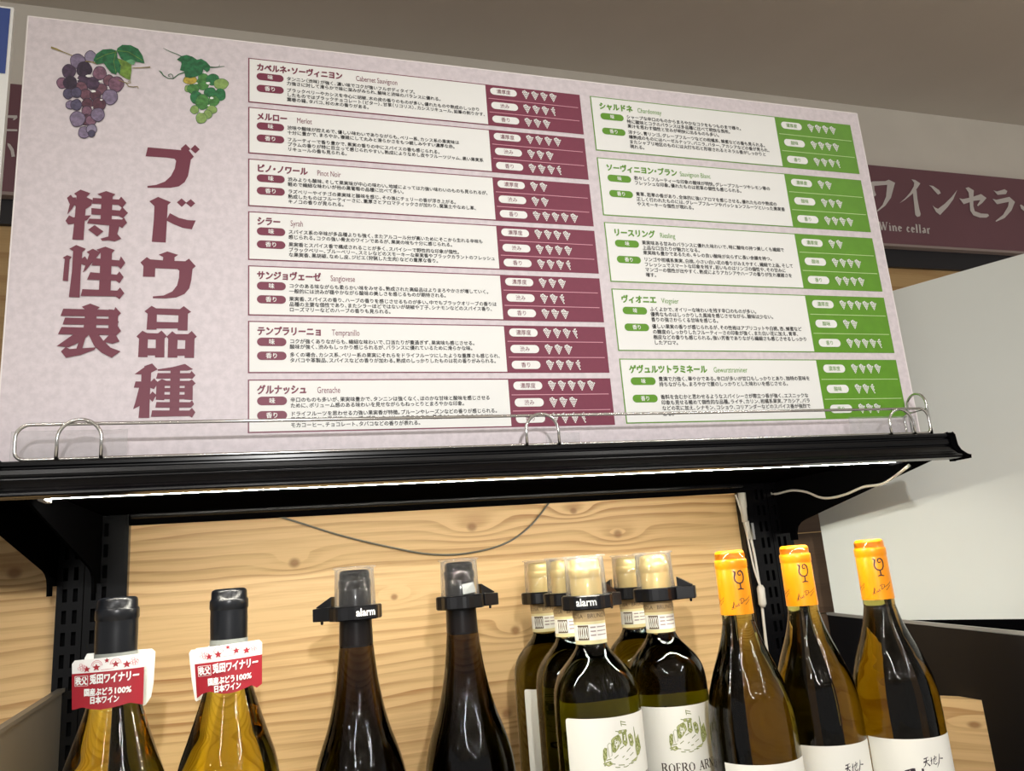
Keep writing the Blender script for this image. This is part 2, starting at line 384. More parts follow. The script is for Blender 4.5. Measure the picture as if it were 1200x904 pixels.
def upright(x0, x1, cols, label, name='shelf_upright', seam=None):
    r = thing(name, label, 'upright', ((x0+x1)/2, .25, -ZO), 'slotted black uprights')
    y0, y1 = .25, .285
    zs = [-.40]; z = -.4195
    slots = []
    while z > -1.15:
        slots.append((z-.006, z+.0075)); z -= .0219
    slots.reverse()
    xs = sorted([x0, x1] + [c-.0022 for c in cols] + [c+.0022 for c in cols])
    cells = [-1.2] + [q for a, b_ in slots for q in (a, b_)] + [-.40]
    b = MB()
    for i in range(len(xs)-1):
        xa, xb = xs[i], xs[i+1]
        isc = any(abs((xa+xb)/2 - c) < .0005 for c in cols)
        if not isc: b.add([(xa,y0,-1.2),(xb,y0,-1.2),(xb,y0,-.40),(xa,y0,-.40)], [(0,1,2,3)])
        else:
            for j in range(0, len(cells)-1, 2):
                za, zb = cells[j], cells[j+1]
                b.add([(xa,y0,za),(xb,y0,za),(xb,y0,zb),(xa,y0,zb)], [(0,1,2,3)])
            for za, zb in slots:           # punched slot: walls of the sheet thickness
                b.add([(xa,y0,za),(xb,y0,za),(xb,y0,zb),(xa,y0,zb),(xa,y0+.003,za),(xb,y0+.003,za),(xb,y0+.003,zb),(xa,y0+.003,zb)],
                      [(0,4,5,1),(1,5,6,2),(2,6,7,3),(3,7,4,0)])
    b.box((x0, y0+.0005, -1.2), (x0+.0015, y1, -.40)); b.box((x1-.0015, y0+.0005, -1.2), (x1, y1, -.40))
    b.box((x0, y0, -ZO), (x1, y1, -1.2))
    b.build('post', M['black'], r)
    MB().box((x0+.0016, y0+.012, -1.2), (x1-.0016, y1, -.401)).build('post_back', M['slot'], r)
    return r
upright(-.0093, .0157, [-.0014, .0085], 'narrow slotted black upright on the far left, edge to edge with a wider one')
upright(.0166, .0575, [.0256, .0355], 'slotted black upright behind the leftmost bottle')
upright(.8205, .8630, [.8470, .8560], 'slotted black upright carrying white cables, right of the wood panel')
upright(.8640, .8960, [.8730, .8820], 'slotted black upright farthest right, before the shaded wood')

# lower deck where the bottles stand
low = thing('bottle_shelf', 'black lower shelf deck the wine bottles stand on', 'shelf', (.45, .08, ZD))
DP = [(-.83,-.13),(1.125,-.13),(.925,.235),(.925,.249),(-.83,.249)]
MB().prism(DP, 'Z', ZD-.02, ZD).build('deck', M['black'], low, bevel=.001)
MB().box((-.83, -.142, ZD-.045), (1.125, -.1302, ZD+.004)).build('front_rail', M['black'], low, bevel=.002)
kb = MB().prism([(-.83,-.10),(1.105,-.10),(.925,.235),(.925,.249),(-.83,.249)], 'Z', -ZO, ZD-.0455).build('gondola_base', M['black_matt'])
tag(kb, 'black closed base of the gondola under the bottle shelf', 'cabinet')

# ------------------------------------------------------------------ upper shelf
YL, ZL = -.045, -.4098
def make_shelf(label, x0=.010, x1=.8965):
    r = thing('upper_shelf', label, 'shelf', ((x0+x1)/2, .1, -.425), 'black upper shelves of the gondola')
    front = [(0,0),(-.0012,-.0012),(-.0012,-.0035),(.0008,-.0045),(.0008,-.0055),(-.0012,-.0068),(-.0016,-.0100),(-.0012,-.0118),(.0006,-.0124),(.0004,-.0136),(-.0022,-.0146),
             (-.0040,-.0170),(-.0068,-.0200),(-.0102,-.0226),(-.0132,-.0240),(-.0150,-.0250),(-.0152,-.0265),(-.0142,-.0275),(-.0100,-.0280),(-.0040,-.0280),(.0000,-.0282),(.0015,-.0276),(.0015,-.0250),(.0060,-.0200),(.0060,-.001),(.0045,0)]
    MB().prism([(YL+a, ZL+c) for a, c in front], 'X', x0+.007, x1-.007).build('price_rail', M['black'], r)
    capp = [(YL+a-.0006, ZL+c) for a, c in [(0,.0008),(-.002,-.002),(-.003,-.0135),(-.006,-.019),(-.012,-.0235),(-.0165,-.0258),(-.016,-.0285),(.004,-.0292),(.0068,-.02),(.0068,.0004)]]
    for xa, xb in ((x0, x0+.0072), (x1-.0072, x1)):
        MB().prism(capp, 'X', xa, xb).build('end_cap', M['black_matt'], r, bevel=.0006)
    MB().box((x0+.004, YL+.0062, -.4250), (x1-.004, .2488, -.4145)).build('deck', M['black_matt'], r, bevel=.0008)
    MB().box((x0+.047, .2492, -.4365), (x1-.076, .2616, -.4080)).build('rear_rail', M['black_matt'], r)
    MB().box((x0+.02, -.012, -.4318), (x1-.02, .010, -.4252)).build('stiffening_channel', M['black_matt'], r, bevel=.001)
    MB().box((x0+.05, .2325, -.4312), (x1-.078, .2488, -.4252)).build('rear_fold', M['black'], r, bevel=.002)
    for xb in (.0305, .8800):
        xb += x0 - .010
        pl = [(YL+.010,-.4252),(YL+.010,-.4318),(-.03,-.4352),(.198,-.4808),(.208,-.4840),(.215,-.4890),(.2185,-.4960),(.2195,-.5060),(.2325,-.5060),(.2325,-.4960),(.2497,-.4960),(.2497,-.4252)]
        MB().prism(pl, 'X', xb-.0012, xb+.0012).build('bracket', M['black_matt'], r)
    return r
sh = make_shelf('black upper shelf carrying the big grape variety board')
def copy_tree(o, shift, parent=None):
    c = o.copy(); col.objects.link(c)
    if parent is None: c.location = o.location + Vector(shift)
    else: c.parent = parent
    for ch in [q for q in bpy.data.objects if q.parent == o]: copy_tree(ch, shift, c)
    return c
sh2 = copy_tree(sh, (-.89, 0, 0)); sh2['label'] = 'neighbouring black upper shelf at the far left edge, under the blue and white board'
sh2['_base'] = tuple(Vector(sh['_base']) + Vector((-.89, 0, 0)))

# LED bar below the front of the shelf
led = thing('led_light_bar', 'thin glowing white light bar under the front of the upper shelf', 'lamp', (.45, -.03, -.4252))
x0, x1 = .043, .836
MB().box((x0, -.0365, -.4335), (x1, -.0165, -.4252)).build('housing', M['black_matt'], led)
bl = MB()
bl.prism([(-.0289, -.4336), (-.0241, -.4336)] + [(-.0265+.0024*math.cos(math.radians(a)), -.4336+.0026*math.sin(math.radians(a))) for a in range(0, -181, -20)], 'X', x0+.004, x1-.004)
bl.build('diffuser_tube', M['led'], led)
for xa in (x0-.002, x1-.003):
    MB().box((xa, -.0370, -.4385), (xa+.005, -.0160, -.4253)).build('end_clip', M['edge'] if xa < .4 else M['black_matt'], led, bevel=.001)

# ------------------------------------------------------------------ the big sign board
bd = thing('grape_variety_board', 'large pink board of Japanese grape variety notes with grape pictures, on the upper shelf', 'sign board', (.45, .0, -.4145))
ZBB = -.4144
MB().box((0, .0002, ZBB), (.9, .0055, 0)).build('panel', M['boardedge'], bd)
face = lambda x, z, l=0: Vector((x, -.00025*l, z))
MB().add([face(.0012,ZBB,.0), face(.8988,ZBB,.0), face(.8988,-.0012,.0), face(.0012,-.0012,.0)], [(0,1,2,3)]).build('paper_face', M['board'], bd)
def px2b(u, v, l=1):
    p = at(u, v, 0); return face(p.x, p.z, l)

# title lettering, traced glyph shapes
b = MB()
_tk = [1.0]
def tlay():
    return _tk[0]
fB = lambda u, v: px2b(150+u/4.52, 160+v/4.52, tlay())
fC = lambda u, v: px2b(150+u/5.833, 345+v/5.833, tlay())
fA = lambda u, v: px2b(60+u/4.02, 200+v/4.018, tlay())
for p in ([(105,58),(281,73),(281,63),(306,41),(331,67),(322,74),(349,108),(333,124),(327,162),(318,210),(300,243),(270,265),(225,273),(103,273),(103,263),(150,257),(195,240),(228,210),(248,170),(255,130),(246,119),(205,113),(93,106)],
          [(331,68),(355,45),(380,69),(357,91)],
          [(160,321),(228,349),(211,364),(208,420),(205,480),(200,563),(126,559),(137,440),(140,370),(113,344)],
          [(202,445),(222,407),(270,432),(318,444),(359,446),(338,493),(290,485),(240,465)],
          [(259,350),(284,329),(309,351),(285,374)], [(307,353),(333,333),(356,355),(333,376)],
          [(209,610),(266,628),(247,641),(247,660),(303,662),(323,648),(359,688),(342,703),(336,760),(325,805),(300,835),(255,854),(200,859),(132,858),(132,848),(190,843),(235,822),(260,790),(270,750),(272,712),(262,704),(145,699),(143,745),(79,744),(82,688),(66,668),(100,640),(118,652),(185,657),(187,640),(163,627)]):
    b.poly3(p, fB); _tk[0] += .06
for p, h in (([(162,80),(192,97),(355,102),(382,82),(432,121),(410,134),(407,249),(340,248),(340,235),(196,235),(196,243),(127,243),(135,135),(113,117)], [(198,139),(345,145),(343,193),(197,190)]),
             ([(99,250),(130,266),(205,268),(230,249),(267,288),(251,303),(249,433),(185,433),(185,419),(134,419),(134,431),(69,431),(76,305),(58,289)], [(137,309),(190,311),(190,370),(134,369)]),
             ([(303,254),(328,273),(411,273),(436,252),(471,291),(455,304),(452,436),(387,436),(387,421),(338,421),(338,434),(271,434),(275,305),(262,292)], [(340,313),(392,315),(390,374),(337,374)])):
    b.poly3(p, fC, 0, [h])
for p in ([(45,547),(112,500),(112,492),(165,474),(203,514),(160,536),(158,550),(92,549)], [(92,546),(159,540),(150,700),(146,847),(72,847),(82,740),(88,640)],
          [(52,597),(158,597),(180,576),(207,605),(178,650),(148,640),(40,640)], [(76,640),(92,640),(90,740),(80,765),(35,787),(50,740)], [(148,690),(168,665),(195,690),(168,737),(146,715)],
          [(203,514),(300,500),(390,477),(445,514),(405,523),(205,524)], [(203,540),(425,540),(435,525),(461,555),(440,580),(420,576),(192,578)],
          [(195,604),(232,580),(262,592),(420,593),(437,583),(463,610),(444,628),(442,627),(195,627)], [(195,620),(252,620),(248,725),(190,722)], [(388,620),(444,620),(442,724),(386,720)],
          [(240,642),(400,642),(400,669),(240,669)], [(240,687),(400,687),(400,718),(240,718)],
          [(195,738),(425,739),(438,725),(452,752),(432,775),(420,776),(187,776)], [(292,500),(357,498),(350,800),(284,800)],
          [(165,795),(420,796),(437,777),(461,808),(438,845),(420,834),(157,839)]):
    b.poly3(p, fC); _tk[0] += .06
for p in ([(139,91),(185,108),(168,125),(160,220),(153,328),(100,326),(110,240),(120,120),(108,110)], [(75,130),(93,115),(103,128),(118,128),(118,150),(100,180),(77,208),(88,160)],
          [(110,140),(165,126),(195,140),(190,165),(160,185),(110,165)], [(68,238),(85,212),(105,222),(165,213),(188,212),(170,235),(100,253),(80,255)],
          [(260,98),(303,113),(290,125),(285,245),(232,245),(238,123),(218,112)], [(197,130),(320,138),(330,124),(355,153),(334,177),(318,163),(193,157)],
          [(190,178),(325,190),(335,172),(362,201),(338,226),(320,215),(190,208)], [(180,228),(335,232),(343,222),(358,247),(335,272),(322,264),(170,250)],
          [(175,280),(205,258),(247,288),(217,311)], [(275,250),(322,262),(312,300),(331,322),(300,335),(270,330),(240,332),(233,322),(270,312)],
          [(55,412),(76,400),(98,408),(88,420),(80,522),(55,520),(65,418)], [(119,352),(164,370),(148,385),(140,480),(135,599),(84,597),(98,480),(104,380),(86,370)],
          [(140,420),(160,405),(178,432),(160,448),(140,440)], [(197,370),(233,388),(215,410),(165,470),(150,482),(165,440),(180,395),(168,385)],
          [(256,360),(300,376),(287,390),(280,580),(225,580),(234,390),(214,374)], [(205,414),(322,425),(329,405),(350,436),(328,466),(315,452),(190,448)],
          [(170,515),(185,480),(310,492),(322,476),(342,503),(322,532),(305,520)], [(140,592),(148,560),(312,567),(325,552),(345,579),(322,607),(305,594)],
          [(185,628),(230,645),(215,658),(212,775),(150,775),(163,658),(145,643)], [(45,686),(58,652),(298,658),(303,644),(330,674),(305,695),(290,688)],
          [(55,726),(66,694),(295,700),(320,713),(305,733),(290,729)], [(33,772),(50,738),(300,744),(310,727),(330,757),(300,785),(285,776)], [(272,655),(316,660),(314,772),(270,772)],
          [(27,828),(110,770),(185,770),(150,800),(110,822),(82,833)], [(47,853),(70,832),(88,842),(212,834),(205,845),(140,870),(70,883)], [(145,770),(168,770),(148,838),(118,845)],
          [(175,770),(212,758),(245,800),(280,835),(328,853),(285,883),(240,860),(205,830),(185,790)], [(225,792),(245,806),(270,780),(290,760),(305,775),(323,806),(290,817),(262,811),(245,818)]):
    b.poly3(p, fA); _tk[0] += .06
b.build('title_lettering', M['title'], bd)

# watercolour bunches
def wc(name, rgb, var=.35):
    return mat(name, rgb, .6, mottle=var, mscale=260)
PUR = [wc('paint_lavender', (128,114,140), .25), wc('paint_dark_plum', (74,54,78)), wc('paint_near_black_plum', (52,38,58)), wc('paint_mauve', (124,88,108)), wc('paint_dull_rose', (112,74,88)),
       wc('paint_slate', (80,74,100)), wc('paint_dark_red', (88,52,66)), wc('paint_pale_lavender', (142,132,156), .15), wc('paint_outline_plum', (58,44,66))]
GRN = [wc('paint_leaf_green', (34,104,62)), wc('paint_mid_green', (72,130,62)), wc('paint_dark_green', (40,112,66)), wc('paint_light_green', (136,166,92), .2), wc('paint_yellow', (176,156,62)),
       wc('paint_olive_leaf', (110,142,56)), wc('paint_pale_leaf', (96,158,112)), wc('paint_stem', (140,124,62)), wc('paint_green_outline', (40,98,58))]
fD = lambda k=1: (lambda u, v: px2b(50+u/6.954, 40+v/6.954, k))
b = MB()
BER = [(285,222,60,0),(390,185,47,7),(465,320,55,3),(160,400,45,3),(335,375,50,1),(540,380,45,4),(315,440,50,4),(480,450,45,4),(350,495,45,4),(430,500,45,6),(365,570,45,6),(360,630,42,3),(350,700,45,6),(395,705,42,3),
       (215,305,55,1),(340,290,62,2),(225,400,55,2),(410,405,50,1),(600,410,62,3),(550,515,62,0),(210,490,42,5),(275,480,42,5),(225,580,35,0),(275,580,45,5),(460,575,55,6),(450,660,55,0),(285,695,62,0),(340,805,48,0),(400,780,42,7),(400,815,28,5)]
lay = 1.0
for cx, cy, r, k in BER:
    b.disc(cx, cy, r+3, r+3, fD(lay), 8, 22, .03); b.disc(cx, cy, r-2, r-3, fD(lay+.035), k, 22, .03); lay += .07
for cx, cy, s_ in ((375,345,22),(470,390,13),(415,470,20),(480,540,12),(287,375,9),(405,600,9),(320,540,8)):
    b.disc(cx, cy, s_, s_*.5, fD(lay), 9, 10, .1)
b.build('purple_grape_picture', PUR + [M['white']], bd)
b = MB(); L = 3.3
leaf = lambda pts, k, l: b.poly3(pts, fD(l), k)
leaf([(415,215),(440,165),(490,130),(560,125),(605,140),(612,200),(640,250),(630,335),(610,310),(600,335),(560,320),(525,280),(500,240),(440,252)], 0, L)
leaf([(605,140),(610,120),(650,92),(720,95),(780,125),(815,180),(832,243),(790,235),(740,225),(725,255),(690,235),(640,205)], 0, L+0.09)
leaf([(610,200),(690,230),(725,255),(725,300),(715,380),(670,360),(630,335),(640,260)], 5, L+0.18)
leaf([(680,225),(720,208),(760,225),(745,255),(715,250)], 6, L+0.27)
for ln in ([(600,140),(580,230),(600,320)], [(605,150),(520,170),(440,210)], [(610,140),(700,150),(815,220)], [(640,230),(680,300),(712,370)]):
    b.stroke(ln, 4, fD(L+0.36), 5)
b.stroke([(70,112),(110,125),(165,148),(245,180)], [14,14,6,5], fD(L), 7); b.stroke([(735,280),(800,278),(878,273)], [6,6,9], fD(L), 7)
b.stroke([(620,380),(680,400),(700,430),(740,435),(775,430),(780,448)], 6, fD(L), 7); b.stroke([(680,405),(720,400),(715,385),(695,392)], 5, fD(L), 7)
b.stroke([(350,225),(400,230),(440,245)], 7, fD(L), 7)
b.build('purple_bunch_leaves', GRN, bd)
fE = lambda k=1: (lambda u, v: px2b(180+u/8.22, 45+v/8.22, k))
b = MB(); lay = 1.0
for cx, cy, rx, ry, k in ((352,402,66,42,4),(328,485,28,32,3),(470,440,62,60,1),(480,385,50,45,1),(570,400,62,55,2),(380,490,56,46,1),(650,442,70,52,3),(640,545,54,58,2),(545,522,58,46,2),(410,570,56,60,2),(580,605,52,50,1),(470,615,64,74,1),(395,690,40,40,3),(560,690,50,40,3),(522,735,40,42,3),(460,770,52,52,3)):
    b.disc(cx, cy, rx+3, ry+3, fE(lay), 8, 22, .03); b.disc(cx, cy, rx-1, ry-1, fE(lay+.035), k, 22, .03); lay += .07
for cx, cy, s_ in ((525,435,20),(560,578,18),(415,435,13),(465,712,18),(530,650,12),(495,335,12)):
    b.disc(cx, cy, s_, s_*.6, fE(lay), 9, 10, .1)
b.poly3([(225,208),(265,175),(320,163),(375,180),(420,210),(460,200),(510,230),(545,270),(540,310),(515,330),(480,300),(470,345),(400,375),(350,385),(305,375),(295,320),(255,310),(270,250),(265,230)], fE(lay+.3), 0)
b.stroke([(95,98),(160,130),(225,155),(275,180)], [3,5,6,7], fE(lay), 8); b.stroke([(55,315),(75,330),(95,360),(140,388),(190,390),(240,350),(300,330)], [6,12,9,8,9,9,9], fE(lay), 8)
b.stroke([(190,388),(182,355),(165,345),(145,352),(142,368),(160,368)], 6, fE(lay), 8); b.stroke([(540,280),(600,282),(640,276),(685,272)], [14,8,6,4], fE(lay), 8); b.stroke([(630,280),(636,256)], 4, fE(lay), 8)
b.build('green_grape_picture', GRN + [M['white']], bd)

# variety notes
RL, RM, RR = .1872, .4225, .5290
GL, GM, GR = .5411, .7765, .8851
RED = [(-.0184,-.0665),(-.0713,-.1200),(-.1253,-.1735),(-.1785,-.2261),(-.2313,-.2787),(-.2837,-.3315),(-.3372,-.3844)]
GRE = [(-.0183,-.0843),(-.0925,-.1601),(-.1677,-.2345),(-.2419,-.3087),(-.3168,-.3835)]
NOTES_R = [
 ('カベルネ・ソーヴィニヨン','Cabernet Sauvignon',['タンニン（渋味）が強く、濃い味でコクが強いフルボディタイプ。','力強さに対して滑らかで味に深みがみられ、酸味と渋味のバランスに優れる。'],
  ['ブラックベリーやカシスを中心に胡椒、木の皮の香りのものが多い。優れたものや熟成のしっかり','したものではブラックチョコレート（ビター）、甘草（リコリス）、カシスリキュール、鉛筆の削りかす、','葉巻の箱、タバコ、杉の木の香りがある。'],(4,3.5,3)),
 ('メルロー','Merlot',['渋味や酸味が控えめで、優しい味わいでありながらも、ベリー系、カシス系の果実味は','十分に豊かで、まろやか。複雑にして丸みと滑らかさをもつ親しみやすい濃厚な赤。'],
  ['フルーティーで香り豊かで、果実の香りの中にスパイスの香も感じられる。','プラムの香りが特に目立って感じられやすい。熟成によりなめし皮やフルーツジャム、黒い果実系','リキュールの香も見られる。'],(4,3,3.5)),
 ('ピノ・ノワール','Pinot Noir',['渋みよりも酸味、そして果実味が中心の味わい。地域によっては力強い味わいのものも見られるが、','軽めで繊細な味わいが他の黒葡萄の品種に比べて多い。'],
  ['ラズベリーやイチゴの果実味と酸味を感じ、その後にチェリーの香が浮き上がる。','熟成したものはフルーティーさに、重厚さとアロマティックさが加わり、腐葉土やなめし革、','キノコの香りが見られる。'],(2,2,5)),
 ('シラー','Syrah',['スパイス系の辛味が多品種よりも強く、またアルコール分が高いためにそこから生れる辛味も','感じられる。コクの強い骨太のワインであるが、果実の味も十分に感じられる。'],
  ['果実香とスパイス香で構成されることが多く、スパイシーで野性的な印象が個性。','ブラックベリー、ブルーベリー、スミレなどのスモーキーな果実香やブラックカラントのフレッシュ','な果実香、黒胡椒、なめし皮、ジビエ（狩猟した生肉）などの重厚な香り。'],(4,4,3.5)),
 ('サンジョヴェーゼ','Sangiovese',['コクのある味ながらも柔らかい味をみせる。熟成された高級品はよりまろやかさが増していく。','一般的には渋みが穏やかながら酸味の美しさを感じるものが期待される。'],
  ['果実香、スパイスの香り、ハーブの香りを感じさせるものが多い。中でもブラックオリーブの香りは','品種の主要な個性であり、またシラーほどではないが胡椒や丁子、シナモンなどのスパイス香り、','ローズマリーなどのハーブの香りも見られる。'],(3,2.5,3)),
 ('テンプラリーニョ','Tempranillo',['コクが強くありながらも、繊細な味わいで、口当たりが重過ぎず、果実味も感じさせる。','酸味が強く、渋みもしっかり感じられるが、バランスに優れているために滑らかな味。'],
  ['多くの場合、カシス系、ベリー系の果実にそれらをドライフルーツにしたような重厚さも感じられ、','タバコや革製品、スパイスなどの香りが加わる。熟成のしっかりしたものは花の香りがみられる。'],(3.5,3,3.5)),
 ('グルナッシュ','Grenache',['辛口のものも多いが、果実味豊かで、タンニンは強くなく、ほのかな甘味と酸味を感じさせる','ために、ボリューム感のある味わいを見せながらもねっとりとまろやかな印象。'],
  ['ドライフルーツを思わせる力強い果実香が特徴。プルーンやレーズンなどの香りが感じられる。','果実香のほかに黒胡椒やハーブ、ブラックベリーの香りもあり、熟成のしっかりしたものには','モカコーヒー、チョコレート、タバコなどの香りが表れる。'],(5,3,3.5))]
NOTES_G = [
 ('シャルドネ','Chardonnay',['シャープな辛口のものからまろやかなコクをもつものまで様々。','特に酸味とコクのバランスは多品種に比べて明快な長所。','果汁を思わす個性と甘みが明快に出るものも多い。'],
  ['洋ナシ、青リンゴ、グレープフルーツなどの柑橘系、蜂蜜などの香も見られる。','樽熟成のものにはヘーゼルナッツ、バニラ、バター、アカシアなどの香が見られ、','またシャブリ地区のものには火打ち石と形容されるミネラル香がしっかりと','現れる。'],(4,4,3.5)),
 ('ソーヴィニヨン・ブラン','Sauvignon Blanc',['若々しくフルーティーな印象の酸味が明快。グレープフルーツやレモン等の','フレッシュな印象。優れたものは若草の個性も感じられる。'],
  ['青草、若草の香があり、全体的に強いアロマを感じさせる。優れたものや熟成の','正しく行われたものには、グレープフルーツやパッションフルーツといった果実香','やスモーキーな個性が現れる。'],(2,3,4)),
 ('リースリング','Riesling',['果実味ある甘みのバランスに優れた味わいで、特に酸味の持つ美しくも繊細で','上品な口当たりが魅力となる。','果実味も豊かであるため、キレの良い酸味が尖らずに長い余韻を持つ。'],
  ['リンゴや柑橘系果実、白桃、小さい白い花の香りがみえやすく、繊細で上品、そして','フレッシュでスマートな印象を残す。若いものはリンゴの個性や、その甘みに','マンゴーの個性が出やすく、熟成によりアカシアやハーブの香りが生れ複雑さを','増す。'],(2,4,4)),
 ('ヴィオニエ','Viognier',['ふくよかで、オイリーな味わいを残す辛口のものが多い。','優秀なものはしっかりした風味を感じさせながら、酸味は少ない。','香りの強さからくる甘味を感じる。'],
  ['優しい果実の香りが感じられるが、その性格はアプリコットや白桃、杏、蜂蜜など','の糖度のしっかりしたフルーティーさの印象が強く、また白い花に加え、青草、','樹皮などの香りも感じられる。強い芳香でありながら繊細さも感じさせるしっかり','したアロマ。'],(5,2,4.5)),
 ('ゲヴュルツトラミネール','Gewurztraminer',['豊満で力強く、華やかである。辛口が多いが甘口もしっかりとあり、独特の苦味を','持ちながらも、まろやかで腰のしっかりとした味わいを感じさせる。'],
  ['香料を含むかと思わせるようなスパイシーさが際立つ香が強く、エスニックな','印象も見せる極めて個性的な品種。ライチ、カリン、柑橘系果実、アカシア、バラ','などの花に加え、シナモン、コショウ、コリアンダーなどのスパイス香が強烈で','ある。'],(4,2.5,3))]
def rect(b, x0_, z0, x1_, z1, l, mi): b.add([face(x0_,z0,l), face(x1_,z0,l), face(x1_,z1,l), face(x0_,z1,l)], [(0,1,2,3)] if z1 > z0 else [(3,2,1,0)], mi)
def pill(b, xa, xb, zc_, h, l, mi):
    r = h/2; pts = arc(xb-r, zc_, r, -90, 90, 8) + arc(xa+r, zc_, r, 90, 270, 8)
    b.poly3(pts, lambda x, z: face(x, z, l), mi)
BOLD = ((0, 0), (.035, 0), (0, .03))
HEAVY = ((-.05, 0), (.05, 0), (0, -.035), (0, .045), (.05, .045), (-.05, -.035))
def line(b, s, x, zc_, sx, sy, l, mi, off=.012, center=False, kv=.37, strikes=BOLD):
    if center: x -= cwidth(s)*sx/2
    zb = zc_ - kv*sy
    b.charrow(s, lambda u, v, k: face(x+u*sx, zb+v*sy, l+.06*k), mi, strikes)
def icon(b, cx, zc_, wd, h, half, l, mi):
    rows = [4, 5, 4, 3, 2, 1] if False else [5, 4, 3, 2, 1]
    p = wd/5
    for j, n in enumerate(rows):
        for i in range(n):
            x = cx + (i-(n-1)/2)*p
            if half and x > cx + p*.1: continue
            b.disc(x, zc_ + h*.22 - j*h*.165, p*.46, p*.48, lambda a, c: face(a, c, l), mi, 7)
    if not half:
        for sx_ in (-.35, -.0): b.disc(cx+sx_*wd, zc_+h*.36, p*.62, p*.42, lambda a, c: face(a, c, l), mi, 7)
        b.disc(cx+.5*p, zc_+h*.30, p*.5, p*.5, lambda a, c: face(a, c, l), mi, 7)
    b.stroke([(cx-wd*.3, zc_+h*.36), (cx-wd*.05, zc_+h*.47)], p*.8, lambda a, c: face(a, c, l), mi)
def note(kind, box, data, cols, rat):
    L_, M_, R_ = cols; zt, zb = box; head, eng, t1, t2, sc_ = data; H = zt-zb
    b = MB(); red = kind == 'r'
    bw = .0011 if red else .0011
    rect(b, L_, zb, R_, zt, 1, 1); rect(b, L_+bw, zb+bw, M_, zt-bw, 2, 0)
    if red:
        hx, hz, hsx, hsy = .1947, zt-.0093, .0070, .0086; ex = max(.2598 if len(head) < 8 else 0, hx+len(head)*hsx+.0085)
        if len(head) == 12: ex = .254+.033
        px0, px1, p1, p2, ph_ = .1947, .2196, zt-.0193, zt-.0321, .0077
        tx, ls, sx, sy = .2222, [(.0186,.0237),(.0311,.0362,.0412)], .00446, .0046
        ex = hx + cwidth(head)*hsx + (.013 if len(head) > 10 else .0085)
    else:
        hx, hz, hsx, hsy = .5505, zt-.0112, .0081, .0090; ex = hx + cwidth(head)*hsx + (.0055 if len(head) < 9 else (.003 if '・' in head else .0075))
        px0, px1, p1, p2, ph_ = .5509, .5786, zt-.0236, zt-.0416, .0080
        tx, ls, sx, sy = .5820, [(.0214,.0271,.0328),(.0403,.0461,.0519,.0577)], .00512, .0052
    line(b, head, hx, hz, hsx, hsy, 3, 1, strikes=HEAVY)
    esx = .0051 if red else .0060
    b.text(eng, lambda u, v: face(ex+u*esx, hz-.0009-.30*.0082+v*.0082, 3), 1, 0.0, 3)
    pill(b, px0, px1, p1, ph_, 3, 1); pill(b, px0, px1, p2, ph_, 3, 1)
    line(b, '味', (px0+px1)/2, p1, .0052, .0054, 4, 0, .01, True); line(b, '香り', (px0+px1)/2, p2, .0052, .0054, 4, 0, .01, True)
    for i, s in enumerate(t1): line(b, s, tx, zt-ls[0][i], sx, sy, 3, 2)
    for i, s in enumerate(t2): line(b, s, tx, zt-ls[1][i], sx, sy, 3, 2)
    names = ('濃厚度', '渋み' if red else '酸味', '香り')
    for k in range(3):
        zr = zt - H*(k+.5)/3 - (.0 if red else 0) + (.0008 if k == 0 else 0)
        qx0, qx1, qh = (.4274, .4567, .0082) if red else (.7842, .8130, .0092)
        dx = 0
        pill(b, qx0, qx1, zr, qh, 2, 0)
        line(b, names[k], (qx0+qx1)/2, zr, .0052, .0056, 3, 1, .008, True, strikes=((0, 0),))
        ix, pitch, iw, ih = (.4668, .0103, .0083, .0100) if red else (.8260, .0105, .0090, .0105)
        n = sc_[k]
        for q in range(int(n)): icon(b, ix+q*pitch, zr, iw, ih, False, 2, 0)
        if n % 1: icon(b, ix+int(n)*pitch, zr, iw, ih, True, 2, 0)
        if k:
            zs_ = zt - H*k/3 + (-.0003)
            rect(b, (.4250 if red else .7794), zs_-.0004, (.5255 if red else .8822), zs_+.0004, 2, 3)
    o = b.build('variety_note', [M['white'], M['maroon'] if red else M['green'], M['ink'], M['pinkline'] if red else M['greenline']], bd)
    o['label'] = ('maroon' if red else 'green') + ' framed note headed ' + eng
for bx, d in zip(RED, NOTES_R): note('r', bx, d, (RL, RM, RR), None)
for bx, d in zip(GRE, NOTES_G): note('g', bx, d, (GL, GM, GR), None)

# blue and white board standing on the next shelf
nb = thing('notice_board', 'blue and white board standing at the far left edge beside the pink board', 'sign board', (-.25, 0, -.4145))
MB().box((-.47, -.001, -.4144), (-.0105, .005, .0055)).build('panel', M['white'], nb)
MB().add([(-.47,-.0015,-.062),(-.0130,-.0015,-.062),(-.0130,-.0015,.0035),(-.47,-.0015,.0035)], [(0,1,2,3)]).build('blue_heading', M['blue'], nb)

